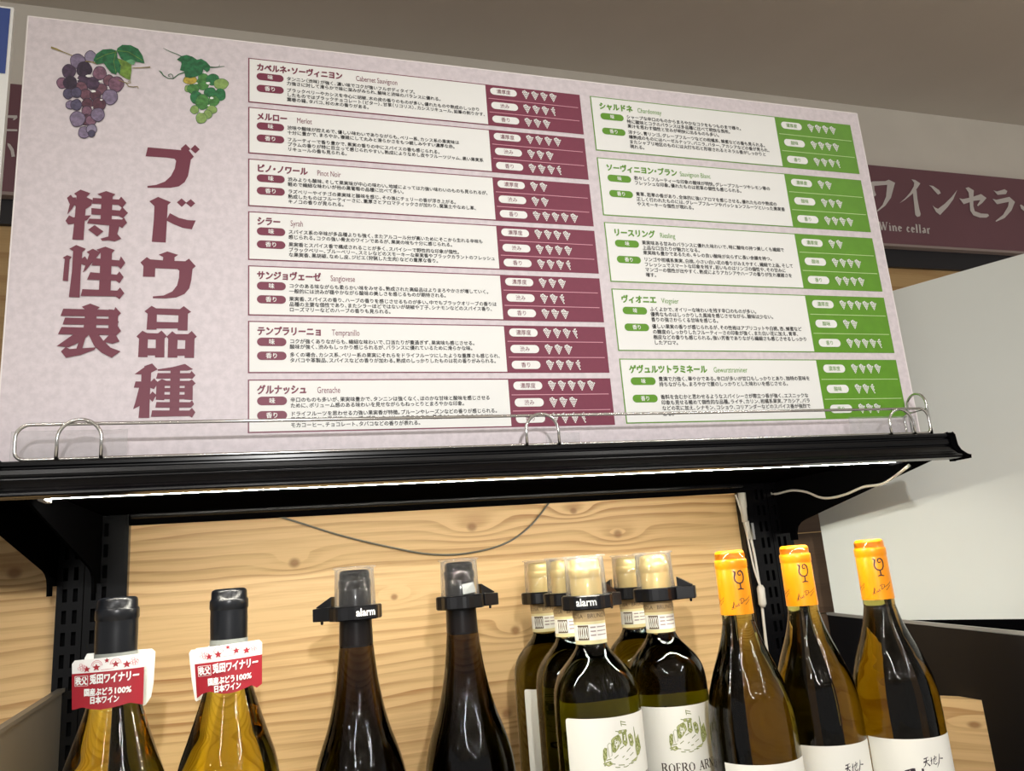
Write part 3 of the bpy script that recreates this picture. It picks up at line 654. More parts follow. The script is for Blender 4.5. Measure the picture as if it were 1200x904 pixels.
# ------------------------------------------------------------------ chrome wire fence on the shelf
fn_ = thing('wire_fence', 'chrome wire guard rail along the front of the upper shelf', 'guard rail', (.45, -.039, -.4098))
YF = -.0395; R = .0014
zt_, zb_ = -.3815, -.4082
xa, xb = .0248, .8745
loop = arc(xa+.010, zt_-.010, .010, 90, 180, 6) + arc(xa+.007, zb_+.007, .007, 180, 270, 6) + arc(xb-.007, zb_+.007, .007, 270, 360, 6) + arc(xb-.010, zt_-.010, .010, 0, 90, 6)
MB().tube([(x, YF, z) for x, z in loop], R, 10, closed=True).build('front_rail', M['chrome'], fn_)
for u0, u1, vt, vb in ((65.5, 118, 493, 536), (618, 656, 486, 521), (1045, 1073, 480.5, 507)):
    p0 = at(u0, vb, YF-.003); p1 = at(u1, vb, YF-.003); pt = at((u0+u1)/2, vt, YF-.003)
    rr = abs(p1.x-p0.x)/2; cx = (p0.x+p1.x)/2
    path = [(cx-rr, YF-.0026, -.4096)] + [(x, YF-.0026, z) for x, z in arc(cx, pt.z-rr*.95, rr, 180, 0, 14)] + [(cx+rr, YF-.0026, -.4096)]
    MB().tube(path, R, 10).build('foot_loop', M['chrome'], fn_)
# side guard at the right end
sl = [(.8768, y, z) for y, z in arc(-.010, -.3875, .006, 90, 0, 6) + [(-.004, -.4082), (-.036, -.4082), (-.036, -.3815)]]
MB().tube(sl, R, 8, closed=True).build('side_rail', M['chrome'], fn_)
p = [(.8770, -.0375, -.4096)] + [(.8770, y, z) for y, z in arc(-.0245, -.3755, .013, 180, 0, 12)] + [(.8770, -.0115, -.4143)]
MB().tube(p, R, 10).build('side_loop', M['chrome'], fn_)
# clear plastic strips at the feet of the fence
for nm, a, c_, lab in (('left', (11, 506), (148, 536), 'clear plastic holder strip at the left end of the wire fence'), ('right', (999, 489), (1078, 512), 'clear plastic holder strip at the right end of the wire fence'), ('mid', (641, 508), (680, 520), 'small clear plastic tab beside the middle wire loop')):
    Y = -.020; p0 = at(*a, Y); p1 = at(*c_, Y); x0_ = at(a[0], c_[1], Y).x
    o = MB().box((x0_, Y, -.4144), (p1.x, Y+.0015, p0.z)).box((x0_, Y+.0017, -.4144), (p1.x, -.006, -.4132)).build('plastic_holder', M['clear'])
    tag(o, lab, 'holder')

# ------------------------------------------------------------------ right-hand panels
PD = (-.4795, .8776, 0)
P0 = at(959, 602.5, .245); n_ = Vector(PD).cross(Vector((0, 0, 1)))
def on(u, v): return atp(u, v, P0, PD)
zt1 = on(1120, 320).z; q = Vector((.4795, -.8776, 0))
zb2 = on(1059, 727).z
A0 = Vector((P0.x, P0.y, 0)); A1 = A0 + q*.60; nn = Vector((.8776, .4795, 0))*.012
b = MB(); vs = [A0, A1, A1+nn, A0+nn]
b.add([(v.x, v.y, zb2) for v in vs] + [(v.x, v.y, zt1) for v in vs], [(0,1,2,3),(7,6,5,4),(0,4,5,1),(1,5,6,2),(2,6,7,3),(3,7,4,0)])
tag(b.build('white_partition', M['panel']), 'plain white angled panel at the right, under the Wine cellar band', 'panel')
# black lower divider at the right with a pale edge strip
r = thing('divider_panel', 'black low divider panel with grey top edge behind the orange-capped bottles', 'panel', (.93, .1, -.81))
z0_, z1_ = atx(978, 721, .93).z, atx(1200, 744, .93).z
MB().prism([(.249, ZD+.0002), (-.12, ZD+.0002), (-.12, z1_-.003), (-.0489, z1_-.0015), (.249, z0_-.0005)], 'X', .9302, .9322).build('sheet', M['rightdiv'], r)
MB().prism([(-.12, z1_-.003), (-.12, z1_+.0005), (.249, z0_+.003), (.249, z0_-.0005)], 'X', .9292, .9332).build('edge_strip', M['edge'], r)
# angled dark backing under the white panel
b = MB(); vs = [A0 + q*.06 + nn*.2, A1 + nn*.2, A1+nn*.9, A0 + q*.06 + nn*.9]
b.add([(v.x, v.y, -ZO) for v in vs] + [(v.x, v.y, zb2-.0003) for v in vs], [(0,1,2,3),(7,6,5,4),(0,4,5,1),(1,5,6,2),(2,6,7,3),(3,7,4,0)])
tag(b.build('black_plinth', M['black_matt']), 'black base panel directly below the white angled panel', 'panel')
# left divider
l = thing('divider_panel', 'dark low divider panel sloping up behind the leftmost bottle', 'panel', (0, .1, -.81))
MB().prism([(.2496, ZD+.0002), (-.12, ZD+.0002), (-.12, -.6150), (.0616, -.6080), (.2496, -.6012)], 'X', -.001, .001).build('sheet', M['divider'], l)
MB().prism([(-.12, -.6150), (-.12, -.6115), (.2496, -.5977), (.2496, -.6012)], 'X', -.0035, .0035).build('edge_strip', M['divider'], l)
# wooden display block at lower right
P1 = Vector((.9060, .052, 0)); BDv = Vector((.60, -.80, 0))
def onb(u, v): return atp(u, v, P1, BDv)
nb_ = Vector((.80, .60, 0))*.018
tp = [onb(1060, 818), onb(1102, 819), onb(1163, 821.5), onb(1172, 823.5), onb(1178, 828), onb(1181, 835)]
tl = (tp[0] - P1).dot(BDv); 
prof = [((p_-Vector((P1.x,P1.y,p_.z))).dot(BDv), p_.z) for p_ in tp]
zmin = ZD + .0002
e2 = onb(1199, 904); sE = (e2-Vector((P1.x,P1.y,e2.z))).dot(BDv)
prof += [(sE, e2.z), (sE+.012, zmin), (prof[0][0], zmin)]
b = MB(); n = len(prof)
fr = [P1*1 + BDv*s for s, z in prof]
b.add([(p_.x, p_.y, z) for p_, (s, z) in zip(fr, prof)] + [(p_.x+nb_.x, p_.y+nb_.y, z) for p_, (s, z) in zip(fr, prof)],
      [(i, (i+1)%n, n+(i+1)%n, n+i) for i in range(n)] + [tuple(range(n))[::-1], tuple(range(n, 2*n))])
kx = onb(1142, 850)
wb = b.build('wooden_block', wood_mat('cedar_block', [(kx.x, kx.z, .0058)], seed=14.3, freq=70))
tag(wb, 'pale knotty wooden block with rounded corner at lower right, beside the last bottle', 'display block')
# ------------------------------------------------------------------ cables
def spline(pts, n=8):
    pts = [Vector(p) for p in pts]; P = [pts[0]] + pts + [pts[-1]]; out = []
    for i in range(1, len(P)-2):
        for k in range(n):
            t = k/n; a, b_, c, d = P[i-1], P[i], P[i+1], P[i+2]
            out.append(.5*((2*b_) + (-a+c)*t + (2*a-5*b_+4*c-d)*t*t + (-a+3*b_-3*c+d)*t**3))
    return out + [pts[-1]]
cz = thing('light_cable', 'white twin power cable with plugs running down the right upright', 'cable', (.83, .245, -.6))
def cp(lst, Y): return spline([at(u, v, Y) for u, v in lst])
MB().tube(cp([(872,608),(878,625),(884,650),(889,680),(892,690)], .246), .0018, 8).build('cord', M['cable'], cz)
MB().tube(cp([(862,580),(866,592),(873,615),(878,640),(884,668),(891,688)], .244), .0013, 8).build('cord', M['cable'], cz)
MB().tube(cp([(893,710),(895,730),(899,765),(903,800),(908,850)], .246), .0019, 8).build('cord', M['cable'], cz)
a_, b_ = at(869, 578, .243), at(873, 612, .243); MB().tube([a_, a_.lerp(b_, .5), a_.lerp(b_, .52), b_], [.0052, .0050, .0042, .0040], 12).build('plug', M['cable'], cz)
a_, b_ = at(874, 611, .244), at(878, 632, .244); MB().tube([a_, b_], [.0042, .0030], 12).build('plug', M['cable'], cz)
a_, b_ = at(891, 686, .244), at(894, 712, .244); MB().tube([a_, a_.lerp(b_, .15), a_.lerp(b_, .85), b_], [.003, .0052, .0052, .003], 12).build('plug', M['cable'], cz)
p_ = at(882, 622, .243); MB().box((p_.x-.002, .241, p_.z-.012), (p_.x+.0015, .2495, p_.z+.010)).build('cable_clip', M['chrome'], cz)
pts = [(897,568),(901,577),(910,579),(928,575),(945,577),(960,583),(972,584),(990,580),(1012,571),(1032,568),(1048,559),(1060,550),(1066,545)]
X = .8765
tag(MB().tube(spline([atx(u, v, X - (.030 if u > 1052 else .0)) for u, v in pts]), .0016, 8).build('lamp_cord', M['cable']), 'white cord along the right shelf bracket feeding the light bar', 'cord')
tag(MB().tube(cp([(318,603),(345,611),(400,628),(455,641),(502,649.5),(545,649),(590,638),(620,618),(643,590)], .258), .0011, 6).build('hanging_cord', M['greycable']), 'thin grey cord drooping across the wood panel below the shelf', 'cord')

# ------------------------------------------------------------------ wine bottles
def viewang(c): return math.atan2(CAM.y-c[1], CAM.x-c[0])
def cyl(c, r, ang):
    """(u metres to the right, z) on a cylinder, u = 0 facing the camera"""
    va = viewang(c)
    def fn(u, z):
        a = va + ang + u/(r if not callable(r) else r(z)); rr = r if not callable(r) else r(z)
        return Vector((c[0]+rr*math.cos(a), c[1]+rr*math.sin(a), z))
    return fn
def patch(b, fn, u0, u1, z0, z1, mi, n=24, k=1, corner=0.0):
    """curved rectangle with optional rounded corners"""
    vs = []; fs = []
    for j in range(k+1):
        for i in range(n+1):
            vs.append(fn(u0+(u1-u0)*i/n, z0+(z1-z0)*j/k))
    for j in range(k):
        for i in range(n): fs.append((j*(n+1)+i, j*(n+1)+i+1, (j+1)*(n+1)+i+1, (j+1)*(n+1)+i))
    b.add(vs, fs, mi, True)
def rpatch(b, fn, u0, u1, z0, z1, mi, cr=.002, n=28):
    """curved label with rounded top corners: top strip narrower in steps"""
    patch(b, fn, u0, u1, z0, z1-cr, mi, n)
    for k in range(4):
        a0, a1 = k/4, (k+1)/4
        i0 = cr*(1-math.sqrt(1-a0*a0)); i1 = cr*(1-math.sqrt(1-a1*a1)); N = n
        vs = [fn(u0+i0+(u1-u0-2*i0)*i/N, z1-cr+cr*a0) for i in range(N+1)] + [fn(u0+i1+(u1-u0-2*i1)*i/N, z1-cr+cr*a1) for i in range(N+1)]
        b.add(vs, [(i, i+1, N+2+i, N+1+i) for i in range(N)], mi, True)

G = {'gold': glass_mat('golden_wine_glass', (.975, .915, .0), 46), 'dark': glass_mat('dark_brown_glass', (.42, .32, .12), 150), 'olive': glass_mat('olive_glass', (.67, .645, .0), 98), 'amber': glass_mat('amber_wine_glass', (.765, .70, .02), 80)}
M['navycap'] = mat('navy_capsule', (13, 15, 20), .30, spec=.5)
M['browncap'] = mat('dark_brown_capsule', (16, 12, 12), .28, spec=.3)
M['goldcap'] = mat('gold_foil_capsule', (240, 214, 148), .34, metal=.4)
M['orangecap'] = mat('orange_capsule', (255, 158, 16), .30, spec=.5)
M['label'] = mat('cream_label_paper', (244, 242, 232), .6)
M['stripgrey'] = mat('grey_neck_paper', (150, 154, 148), .6)
M['tan'] = mat('tan_neck_band', (196, 168, 122), .5)
M['creamyellow'] = mat('cream_neck_band', (228, 216, 164), .5)
M['brownprint'] = mat('printed_brown', (96, 78, 56), .5)
M['olivegreen'] = mat('printed_olive_green', (124, 134, 62), .5)
M['paleolive'] = mat('printed_pale_olive', (186, 190, 130), .5)
M['darktext'] = mat('printed_dark_brown', (70, 56, 44), .5)
M['tanink'] = mat('printed_tan', (188, 156, 110), .5)
M['plumink'] = mat('brush_ink', (44, 30, 42), .5)
M['red'] = mat('printed_red', (160, 24, 40), .5)
M['rosepink'] = mat('printed_rose', (206, 122, 134), .5)
M['collar'] = mat('black_plastic_collar', (10, 10, 13), .28, spec=.5)
M['clearcap'] = clear_mat('clear_cap_plastic', 1.0, .05, 2.3)
M['silver'] = mat('silver_sticker', (200, 204, 204), .25, metal=.6)

PROF = {   # millimetres below the top of the bottle, radius
 'burgundy': [(3,14.0),(17.5,14.0),(45,14.2),(60,15.2),(75,18),(86,21),(100,25.5),(118,31.5),(134,37),(150,40),(165,41),(180,41),(288,41)],
 'slender': [(3,14.0),(40,14.0),(60,14.8),(93,18.2),(110,21),(125,24.2),(140,28.5),(153,33.2),(168,38),(183,41.2),(198,42.5),(210,42.5),(288,42.5)],
 'shoulder': [(3,13.6),(60,13.5),(73,13.6),(78,14.8),(83,18),(88,22.5),(94,28),(100,32.6),(108,36.2),(118,38),(135,38.5),(150,38.5),(288,38.5)],
 'rhone': [(3,14.0),(59,14.6),(68,15.4),(81,18.6),(95,23.6),(107,28.4),(120,32.8),(132,36.2),(148,38.4),(165,39),(180,39),(288,39)]}
def smooth(pr):
    pts = spline([(a, r, 0) for a, r in pr[:-1]], 5); out = [(p_.x, p_.y) for p_ in pts]
    a0 = pr[-2][0]; rb = pr[-1][1]
    return out + [(a0 + (288-a0)*i/8, rb) for i in range(1, 9)]
def rad_at(kind, mm):
    pr = PROF[kind]
    for (a, r), (a2, r2) in zip(pr, pr[1:]):
        if a <= mm <= a2: return (r + (r2-r)*(mm-a)/(a2-a))/1000
    return pr[-1][1]/1000
def body(root, kind, c, zt, mat_):
    pr = smooth(PROF[kind]); H = (zt-ZD)*1000; k = []
    for a, r in pr:
        if zt-a/1000 > ZD+.012: k.append((r/1000, zt-a/1000))
    rb = pr[-1][1]/1000
    full = [(0, ZD+.0205), (.012, ZD+.019), (.026, ZD+.008), (rb-.006, ZD+.0005), (rb-.002, ZD+.0015), (rb, ZD+.006)]
    prof = full + [(r, z) for r, z in reversed(k)] + [(0, zt-.003)]
    MB().lathe(prof, (c[0], c[1], 0), 96).build('glass', mat_, root)
def capsule(root, c, zt, mat_, length, rim=.0152, neck=.01445, foil=.0147):
    p_ = [(foil+.0001, zt-length), (neck+.0004, zt-length*.6), (neck+.0003, zt-.0178), (rim-.0006, zt-.0168), (rim, zt-.0158), (rim, zt-.0098), (rim-.0003, zt-.0088), (rim-.0012, zt-.0080), (rim-.0013, zt-.0030), (rim-.0019, zt-.0012), (rim-.0035, zt-.0002), (rim-.006, zt+.0001), (0, zt)]
    return MB().lathe(p_, (c[0], c[1], 0), 64).build('capsule', mat_, root)

def pos(u, v, Y): p_ = at(u, v, Y); return (p_.x, p_.y), p_.z
# ---- two white wines with navy capsules and neck cards
def card_fn(corners, Y):
    c = [at(u, v, Y) for u, v in corners]
    def fn(s, t, d=0.0):
        p_ = (c[0]*(1-s)+c[1]*s)*(1-t) + (c[3]*(1-s)+c[2]*s)*t
        return Vector((p_.x, p_.y - d + .006*(2*s-1)**2, p_.z))
    return fn
def card_face(b, fn, top, bot, d, mi, n=24):
    """vertical strips between two curves t = top(s) and t = bot(s)"""
    vs = []
    for i in range(n+1):
        s = i/n; vs += [fn(s, top(s), d), fn(s, bot(s), d)]
    b.add(vs, [(2*i, 2*i+1, 2*i+3, 2*i+2) for i in range(n)], mi, True)
def neck_card(label, c, zneck, corners, rear, tb, band_t, rearY=.0215):
    r = thing('neck_card', label, 'neck card', (c[0], c[1], zneck), 'red and white neck cards')
    Y = c[1] - .0215; fn = card_fn(corners, Y)
    cr = .05
    top = lambda s: (cr*1.4*(1-math.sqrt(max(0, 1-(1-s/cr)**2))) if s < cr else (cr*1.4*(1-math.sqrt(max(0, 1-(1-(1-s)/cr)**2))) if s > 1-cr else 0))
    def bot(s):
        pts = tb
        for (a, t), (a2, t2) in zip(pts, pts[1:]):
            if a <= s <= a2: return t + (t2-t)*(s-a)/(a2-a)
        return pts[-1][1]
    b = MB(); card_face(b, fn, top, bot, 0, 0); card_face(b, fn, lambda s: band_t, bot, .0003, 1)
    g = lambda x, y: fn(x, y, .0008)
    # grape motif over the red field
    for sx_, sg_ in ((.14, .04), (.86, -.02)):
        for a, q_ in ((0,0),(.035,-.02),(-.03,.02),(.01,.05),(.04,.045),(-.005,-.05),(.05,.0)):
            cx, cy = sx_+a, .145+q_+sg_*.3
            pts = [(cx+.020*math.cos(k*.7), cy+.028*math.sin(k*.7)) for k in range(10)]
            b.stroke(pts, .006, g, 3)
    for sx_ in (.36, .62):
        b.stroke([(sx_+.075*math.cos(math.radians(a)), .15-.11*math.sin(math.radians(a))) for a in range(0, 181, 15)], .008, g, 3)
        b.stroke([(sx_+.055*math.cos(math.radians(a)), .15-.08*math.sin(math.radians(a))) for a in range(0, 181, 15)], .006, g, 3)
    for sx_, sy_, q_ in ((.22,.20,.055),(.355,.18,.06),(.62,.15,.055),(.77,.18,.06),(.50,.06,.04)):
        star = []
        for k in range(10):
            rr = q_ if k % 2 == 0 else q_*.45; star.append((sx_+rr*math.sin(k*math.pi/5), sy_-rr*1.3*math.cos(k*math.pi/5)))
        b.poly3(star, g, 1)
    b.stroke([(.42,.235),(.60,.235)], .008, g, 3)
    # lettering
    def tx(s, x, yc, sx_, sy_, off=.03, center=False):
        if center: x -= cwidth(s, 1.35)*sx_/2
        b.charrow(s, lambda u, v, k: fn(x+u*sx_, yc+.37*sy_-v*sy_, .0008+.00003*k), 2, HEAVY, 2, 1.35)
    k0 = band_t
    yy = k0 + .155
    b.stroke([(.05,yy-.10),(.235,yy-.10),(.235,yy+.10),(.05,yy+.10),(.05,yy-.10)], .010, g, 2)
    tx('秩父', .058, yy, .084, .17, .03); tx('兎田ワイナリー', .262, yy-.02, .0975, .205, .03)
    tx('国産ぶどう100%', .51, yy+.235, .083, .155, .035, True); tx('日本ワイン', .47, yy+.395, .083, .155, .035, True)
    b.build('front_panel', [M['white'], M['red'], M['white'], M['rosepink']], r)
    b = MB(); Yr = c[1]+rearY
    b.poly3(rear, lambda u, v: at(u, v, Yr)); b.poly3(rear, lambda u, v: at(u, v, Yr) + Vector((0, .0005, 0)))
    b.build('rear_panel', M['white'], r)
    for sgn in (-1, 1):                                 # paper straps that pass either side of the neck
        b = MB()
        x_ = c[0] + sgn*.0166; zz = fn(.5, .16).z
        b.box((x_-.0003, c[1]-.0150, zz-.006), (x_+.0003, c[1]+rearY-.0006, zz+.004))
        b.build('strap', M['white'], r)
    return r
NB = []
for (u, v, Y), lab in (((138.5, 700, 0.0), 'golden wine bottle with navy capsule and red neck card, leftmost of all'), ((268.7, 690, .036), 'golden wine bottle with navy capsule and red neck card, second from the left')):
    c, zt = pos(u, v, Y)
    r = thing('wine_bottle', lab, 'bottle', (c[0], c[1], ZD), 'navy-capped bottles with neck cards')
    body(r, 'burgundy', c, zt, G['gold']); capsule(r, c, zt, M['navycap'], .041, rim=.0156, neck=.0146)
    b = MB(); fn = cyl(c, .0151, 0); patch(b, fn, -.047, .0473, zt-.056, zt-.0408, 0, 48)
    f2 = cyl(c, .0154, 0); b.text('WINERY USAGIDA', lambda x, y: f2(-.017+x*.0040, zt-.0475+y*.0046), 1, .01)
    b.build('neck_label', [M['stripgrey'], M['brownprint']], r)
    NB.append((c, zt))
tb1 = [(0,1.0),(.04,1.0),(.15,.955),(.28,1.0),(.42,1.02),(.56,1.0),(.7,.965),(.82,.93),(.92,.965),(1,1)]
neck_card('red and white card hung on the neck of the leftmost bottle', NB[0][0], NB[0][1]-.05, [(82,775.5),(168,766),(166.3,827.5),(82,833.5)],
          [(99,772),(102,766.5),(140,763),(178,760.5),(182,764),(180,800),(177,817),(171,826),(166.5,828.5),(150,829),(110,829)], tb1, .275)
neck_card('red and white card hung on the neck of the second bottle from the left', NB[1][0], NB[1][1]-.05, [(226,761),(307,750),(307,806),(230,820)],
          [(221.5,766),(224,762),(240,760.5),(290,755),(290,800),(240,818),(230,822.5),(228.5,821),(224.5,797)],
          [(0,1.0),(.1,.92),(.2,.90),(.4,.99),(.55,1.0),(.7,.97),(.84,.92),(.92,1.0),(1,.94)], .32, .0215)

# ---- alarm collars
def alarm(label, c, zt, zc_, ang, name_ang=None, sticker=False):
    """black locking collar with a clear cap over the cork end; ang = direction of the lock, from the camera direction"""
    r = thing('bottle_alarm', label, 'bottle alarm', (c[0], c[1], zc_), 'black bottle alarms with clear caps')
    va = viewang(c); h = .0125
    # faceted ring with an opening for the neck
    N = 48; ro = []
    for k in range(N):
        a = 2*math.pi*k/N; ro.append(.0235 + .0009*math.cos(8*a))
    vs = []; fs = []
    for z_, dr in ((zc_, -.0008), (zc_+.001, 0), (zc_+h-.001, 0), (zc_+h, -.001)):
        for k in range(N):
            a = 2*math.pi*k/N; vs.append((c[0]+(ro[k]+dr)*math.cos(a), c[1]+(ro[k]+dr)*math.sin(a), z_))
    for z_ in (zc_+h, zc_):
        for k in range(N):
            a = 2*math.pi*k/N; vs.append((c[0]+.0161*math.cos(a), c[1]+.0161*math.sin(a), z_))
    for j in range(5):
        for k in range(N): fs.append((j*N+k, j*N+(k+1)%N, (j+1)*N+(k+1)%N, (j+1)*N+k))
    for k in range(N): fs.append((5*N+k, 5*N+(k+1)%N, (k+1)%N, k))
    MB().add(vs, fs).build('collar', M['collar'], r)
    # lock arm
    d = Vector((math.cos(va+ang), math.sin(va+ang), 0)); s = Vector((-d.y, d.x, 0)); C0 = Vector((c[0], c[1], 0))
    def hex8(b, a0, a1, wa, wb, z0, z1a, z1b):
        P = [C0+d*a0-s*wa, C0+d*a1-s*wb, C0+d*a1+s*wb, C0+d*a0+s*wa]
        b.add([(p_.x, p_.y, z0) for p_ in P] + [(P[0].x,P[0].y,z1a),(P[1].x,P[1].y,z1b),(P[2].x,P[2].y,z1b),(P[3].x,P[3].y,z1a)], [(3,2,1,0),(4,5,6,7),(0,1,5,4),(1,2,6,5),(2,3,7,6),(3,0,4,7)])
    b = MB(); hex8(b, .0205, .0385, .0125, .0085, zc_+.0004, zc_+h+.0004, zc_+h-.0005); b.build('lock_arm', M['collar'], r, bevel=.0008)
    b = MB(); hex8(b, .0215, .0365, .0055, .005, zc_+h-.0002, zc_+h+.0095, zc_+h+.0008); b.build('lock_wedge', M['collar'], r, bevel=.0006)
    pe = C0 + d*.033; MB().lathe([(0, zc_-.003), (.0012, zc_-.0026), (.0014, zc_+.0006), (0, zc_+.0007)], (pe.x, pe.y, 0), 10).build('pin', M['collar'], r)
    # clear cap: thin walled cup turned upside down
    zt2 = zt+.0032; z0 = zc_+h+.0002; t_ = .0011; R_ = .0188
    prof = [(R_-t_, z0), (R_, z0), (R_-.0008, zt2-.0015), (R_+.0010, zt2-.0016), (R_+.0010, zt2-.0004), (R_-.0010, zt2), (R_-.004, zt2), (0, zt2), (0, zt2-t_), (R_-.0045, zt2-t_), (R_-t_-.0008, zt2-.003), (R_-t_, z0)]
    MB().lathe(prof, (c[0], c[1], 0), 56).build('clear_cap', M['clearcap'], r)
    if name_ang is not None:
        f = cyl(c, .0250, name_ang); w_ = twidth('alarm', .02)*.0085
        MB().text('alarm', lambda x, y: f(-w_/2+x*.0085, zc_+.0038+y*.0094), 0, .02).build('alarm_lettering', M['white'], r)
    if sticker:
        f = cyl(c, .0202, .05)
        b = MB(); b.add([f(.002, zc_+h+.001), f(.0165, zc_+h+.0025), f(.0135, zc_+h+.0120), f(.001, zc_+h+.0105), f(.0035, zc_+h+.0005)], [(0,1,2,3)]); b.build('security_sticker', M['silver'], r)
    return r
for (u, v, Y), ang, nm, st, lab, lab2 in (((415, 668.5, .070), -1.95, .40, False, 'dark brown bottle with sloping shoulders, third from the left, alarm lettering on collar', 'black alarm collar with white lettering on the left dark sloping bottle'),
                                     ((537, 659, .085), 2.05, None, True, 'dark brown bottle with sloping shoulders and silver sticker on its alarm cap', 'black alarm collar with silver sticker on the right dark sloping bottle')):
    c, zt = pos(u, v, Y)
    r = thing('wine_bottle', lab, 'bottle', (c[0], c[1], ZD), 'dark sloping bottles with alarms')
    body(r, 'slender', c, zt, G['dark']); capsule(r, c, zt, M['browncap'], .068, rim=.0150, neck=.0143, foil=.0153)
    alarm(lab2, c, zt, zt-.0445, ang, nm, st)

# ---- five gold-capped white wines with castle labels
def castle(b, fn):
    """small engraved view of a hilltop castle, about 30 mm wide, in label millimetres"""
    g = lambda x, y: fn(x/1000, y/1000); rnd = random.Random(3)
    g2 = lambda x, y: fn(x/1000, y/1000) + (fn(x/1000, y/1000) - fn(x/1000+1e-6, y/1000)).cross(Vector((0, 0, 1))).normalized()*-.00012
    def inside(p, poly):
        c = False
        for (x1, y1), (x2, y2) in zip(poly, poly[1:] + poly[:1]):
            if (y1 > p[1]) != (y2 > p[1]) and p[0] < (x2-x1)*(p[1]-y1)/(y2-y1) + x1: c = not c
        return c
    for p_ in ([(-3.2,9.8),(-2.6,11.0),(2.6,10.8),(2.8,9.9),(2.2,9.4),(2.4,3.0),(1.0,1.6),(-.8,3.4),(-.6,9.2),(-2.8,9.2)],
               [(-8.2,6.2),(-6.8,7.4),(-3.4,8.8),(-2.4,7.6),(-1.6,4.4),(-4.2,1.2),(-6.6,-1.0),(-8.0,-.6)],
               [(-13.6,1.0),(-12.6,2.2),(-11.4,2.0),(-11.8,-3.4),(-13.6,-6.4),(-14.0,-3.0)],
               [(3.4,7.4),(5.4,8.2),(7.0,6.4),(7.4,2.6),(6.2,.6),(4.4,1.8),(4.0,4.6)],
               [(8.8,6.8),(9.6,7.2),(10.0,4.0),(12.8,6.4),(13.6,2.6),(14.4,-1.8),(12.0,-4.6),(9.6,-5.6),(8.8,-1.0),(9.2,2.0)],
               [(-14.4,-6.6),(-10.0,-5.4),(-8.4,-7.2),(-11.2,-8.2)], [(4.0,-7.6),(10.0,-5.8),(8.0,-7.8)]):
        b.poly3(p_, g, 2)
        xs = [q[0] for q in p_]; ys = [q[1] for q in p_]
        for k in range(int(7 + .9*(max(xs)-min(xs))*(max(ys)-min(ys)))):
            x = rnd.uniform(min(xs), max(xs)); y = rnd.uniform(min(ys), max(ys)); h = rnd.uniform(.5, 1.5)
            if inside((x, y), p_) and inside((x+.1, y-h), p_): b.stroke([(x, y), (x+.12, y-h)], rnd.uniform(.28, .6), g2, 1)
        b.stroke(p_ + p_[:1], .28, g2, 1)
    for p_ in ([(-10.8,3.6),(-9.6,4.8),(-8.4,4.0),(-8.6,-2.4),(-10.4,-3.4)], [(-6.8,4.8),(-4.6,6.0),(-3.6,3.6),(-5.8,1.0)], [(4.6,6.2),(6.2,5.2),(6.0,2.4),(4.9,3.0)],
               [(-.2,8.2),(1.4,8.2),(1.5,4.4),(.2,4.6)]): b.poly3(p_, g2, 0); b.stroke(p_ + p_[:1], .3, g2, 1)
    for ln in ([(-9.2,10.4),(-5.0,10.9),(-2.6,10.4)][1:], [(9.2,6.0),(9.0,11.4),(9.6,6.6)], [(-1.0,14.6),(3.0,13.4)], [(-1.0,16.0),(2.6,15.0)], [(-.6,13.2),(-.8,16.4)],
               [(-14,-7.6),(-6,-9.4),(0,-9.8),(6,-8.4)], [(-11,-6.8),(-7,-7.4)], [(-5,-8.2),(-1,-8.6)], [(2,-8.8),(5,-8.2)], [(-12.2,-4.8),(-9.2,-4.2)], [(-3,.6),(0,2.0)], [(1.4,-1.6),(4.4,.2)], [(3.6,-4.2),(6.6,-2.8)], [(-7.2,-4.2),(-4.6,-2.6)], [(-2.0,-4.4),(-.6,-3.6)], [(.2,-6.0),(2.2,-5.6)]):
        b.stroke(ln, .45, g, 1)
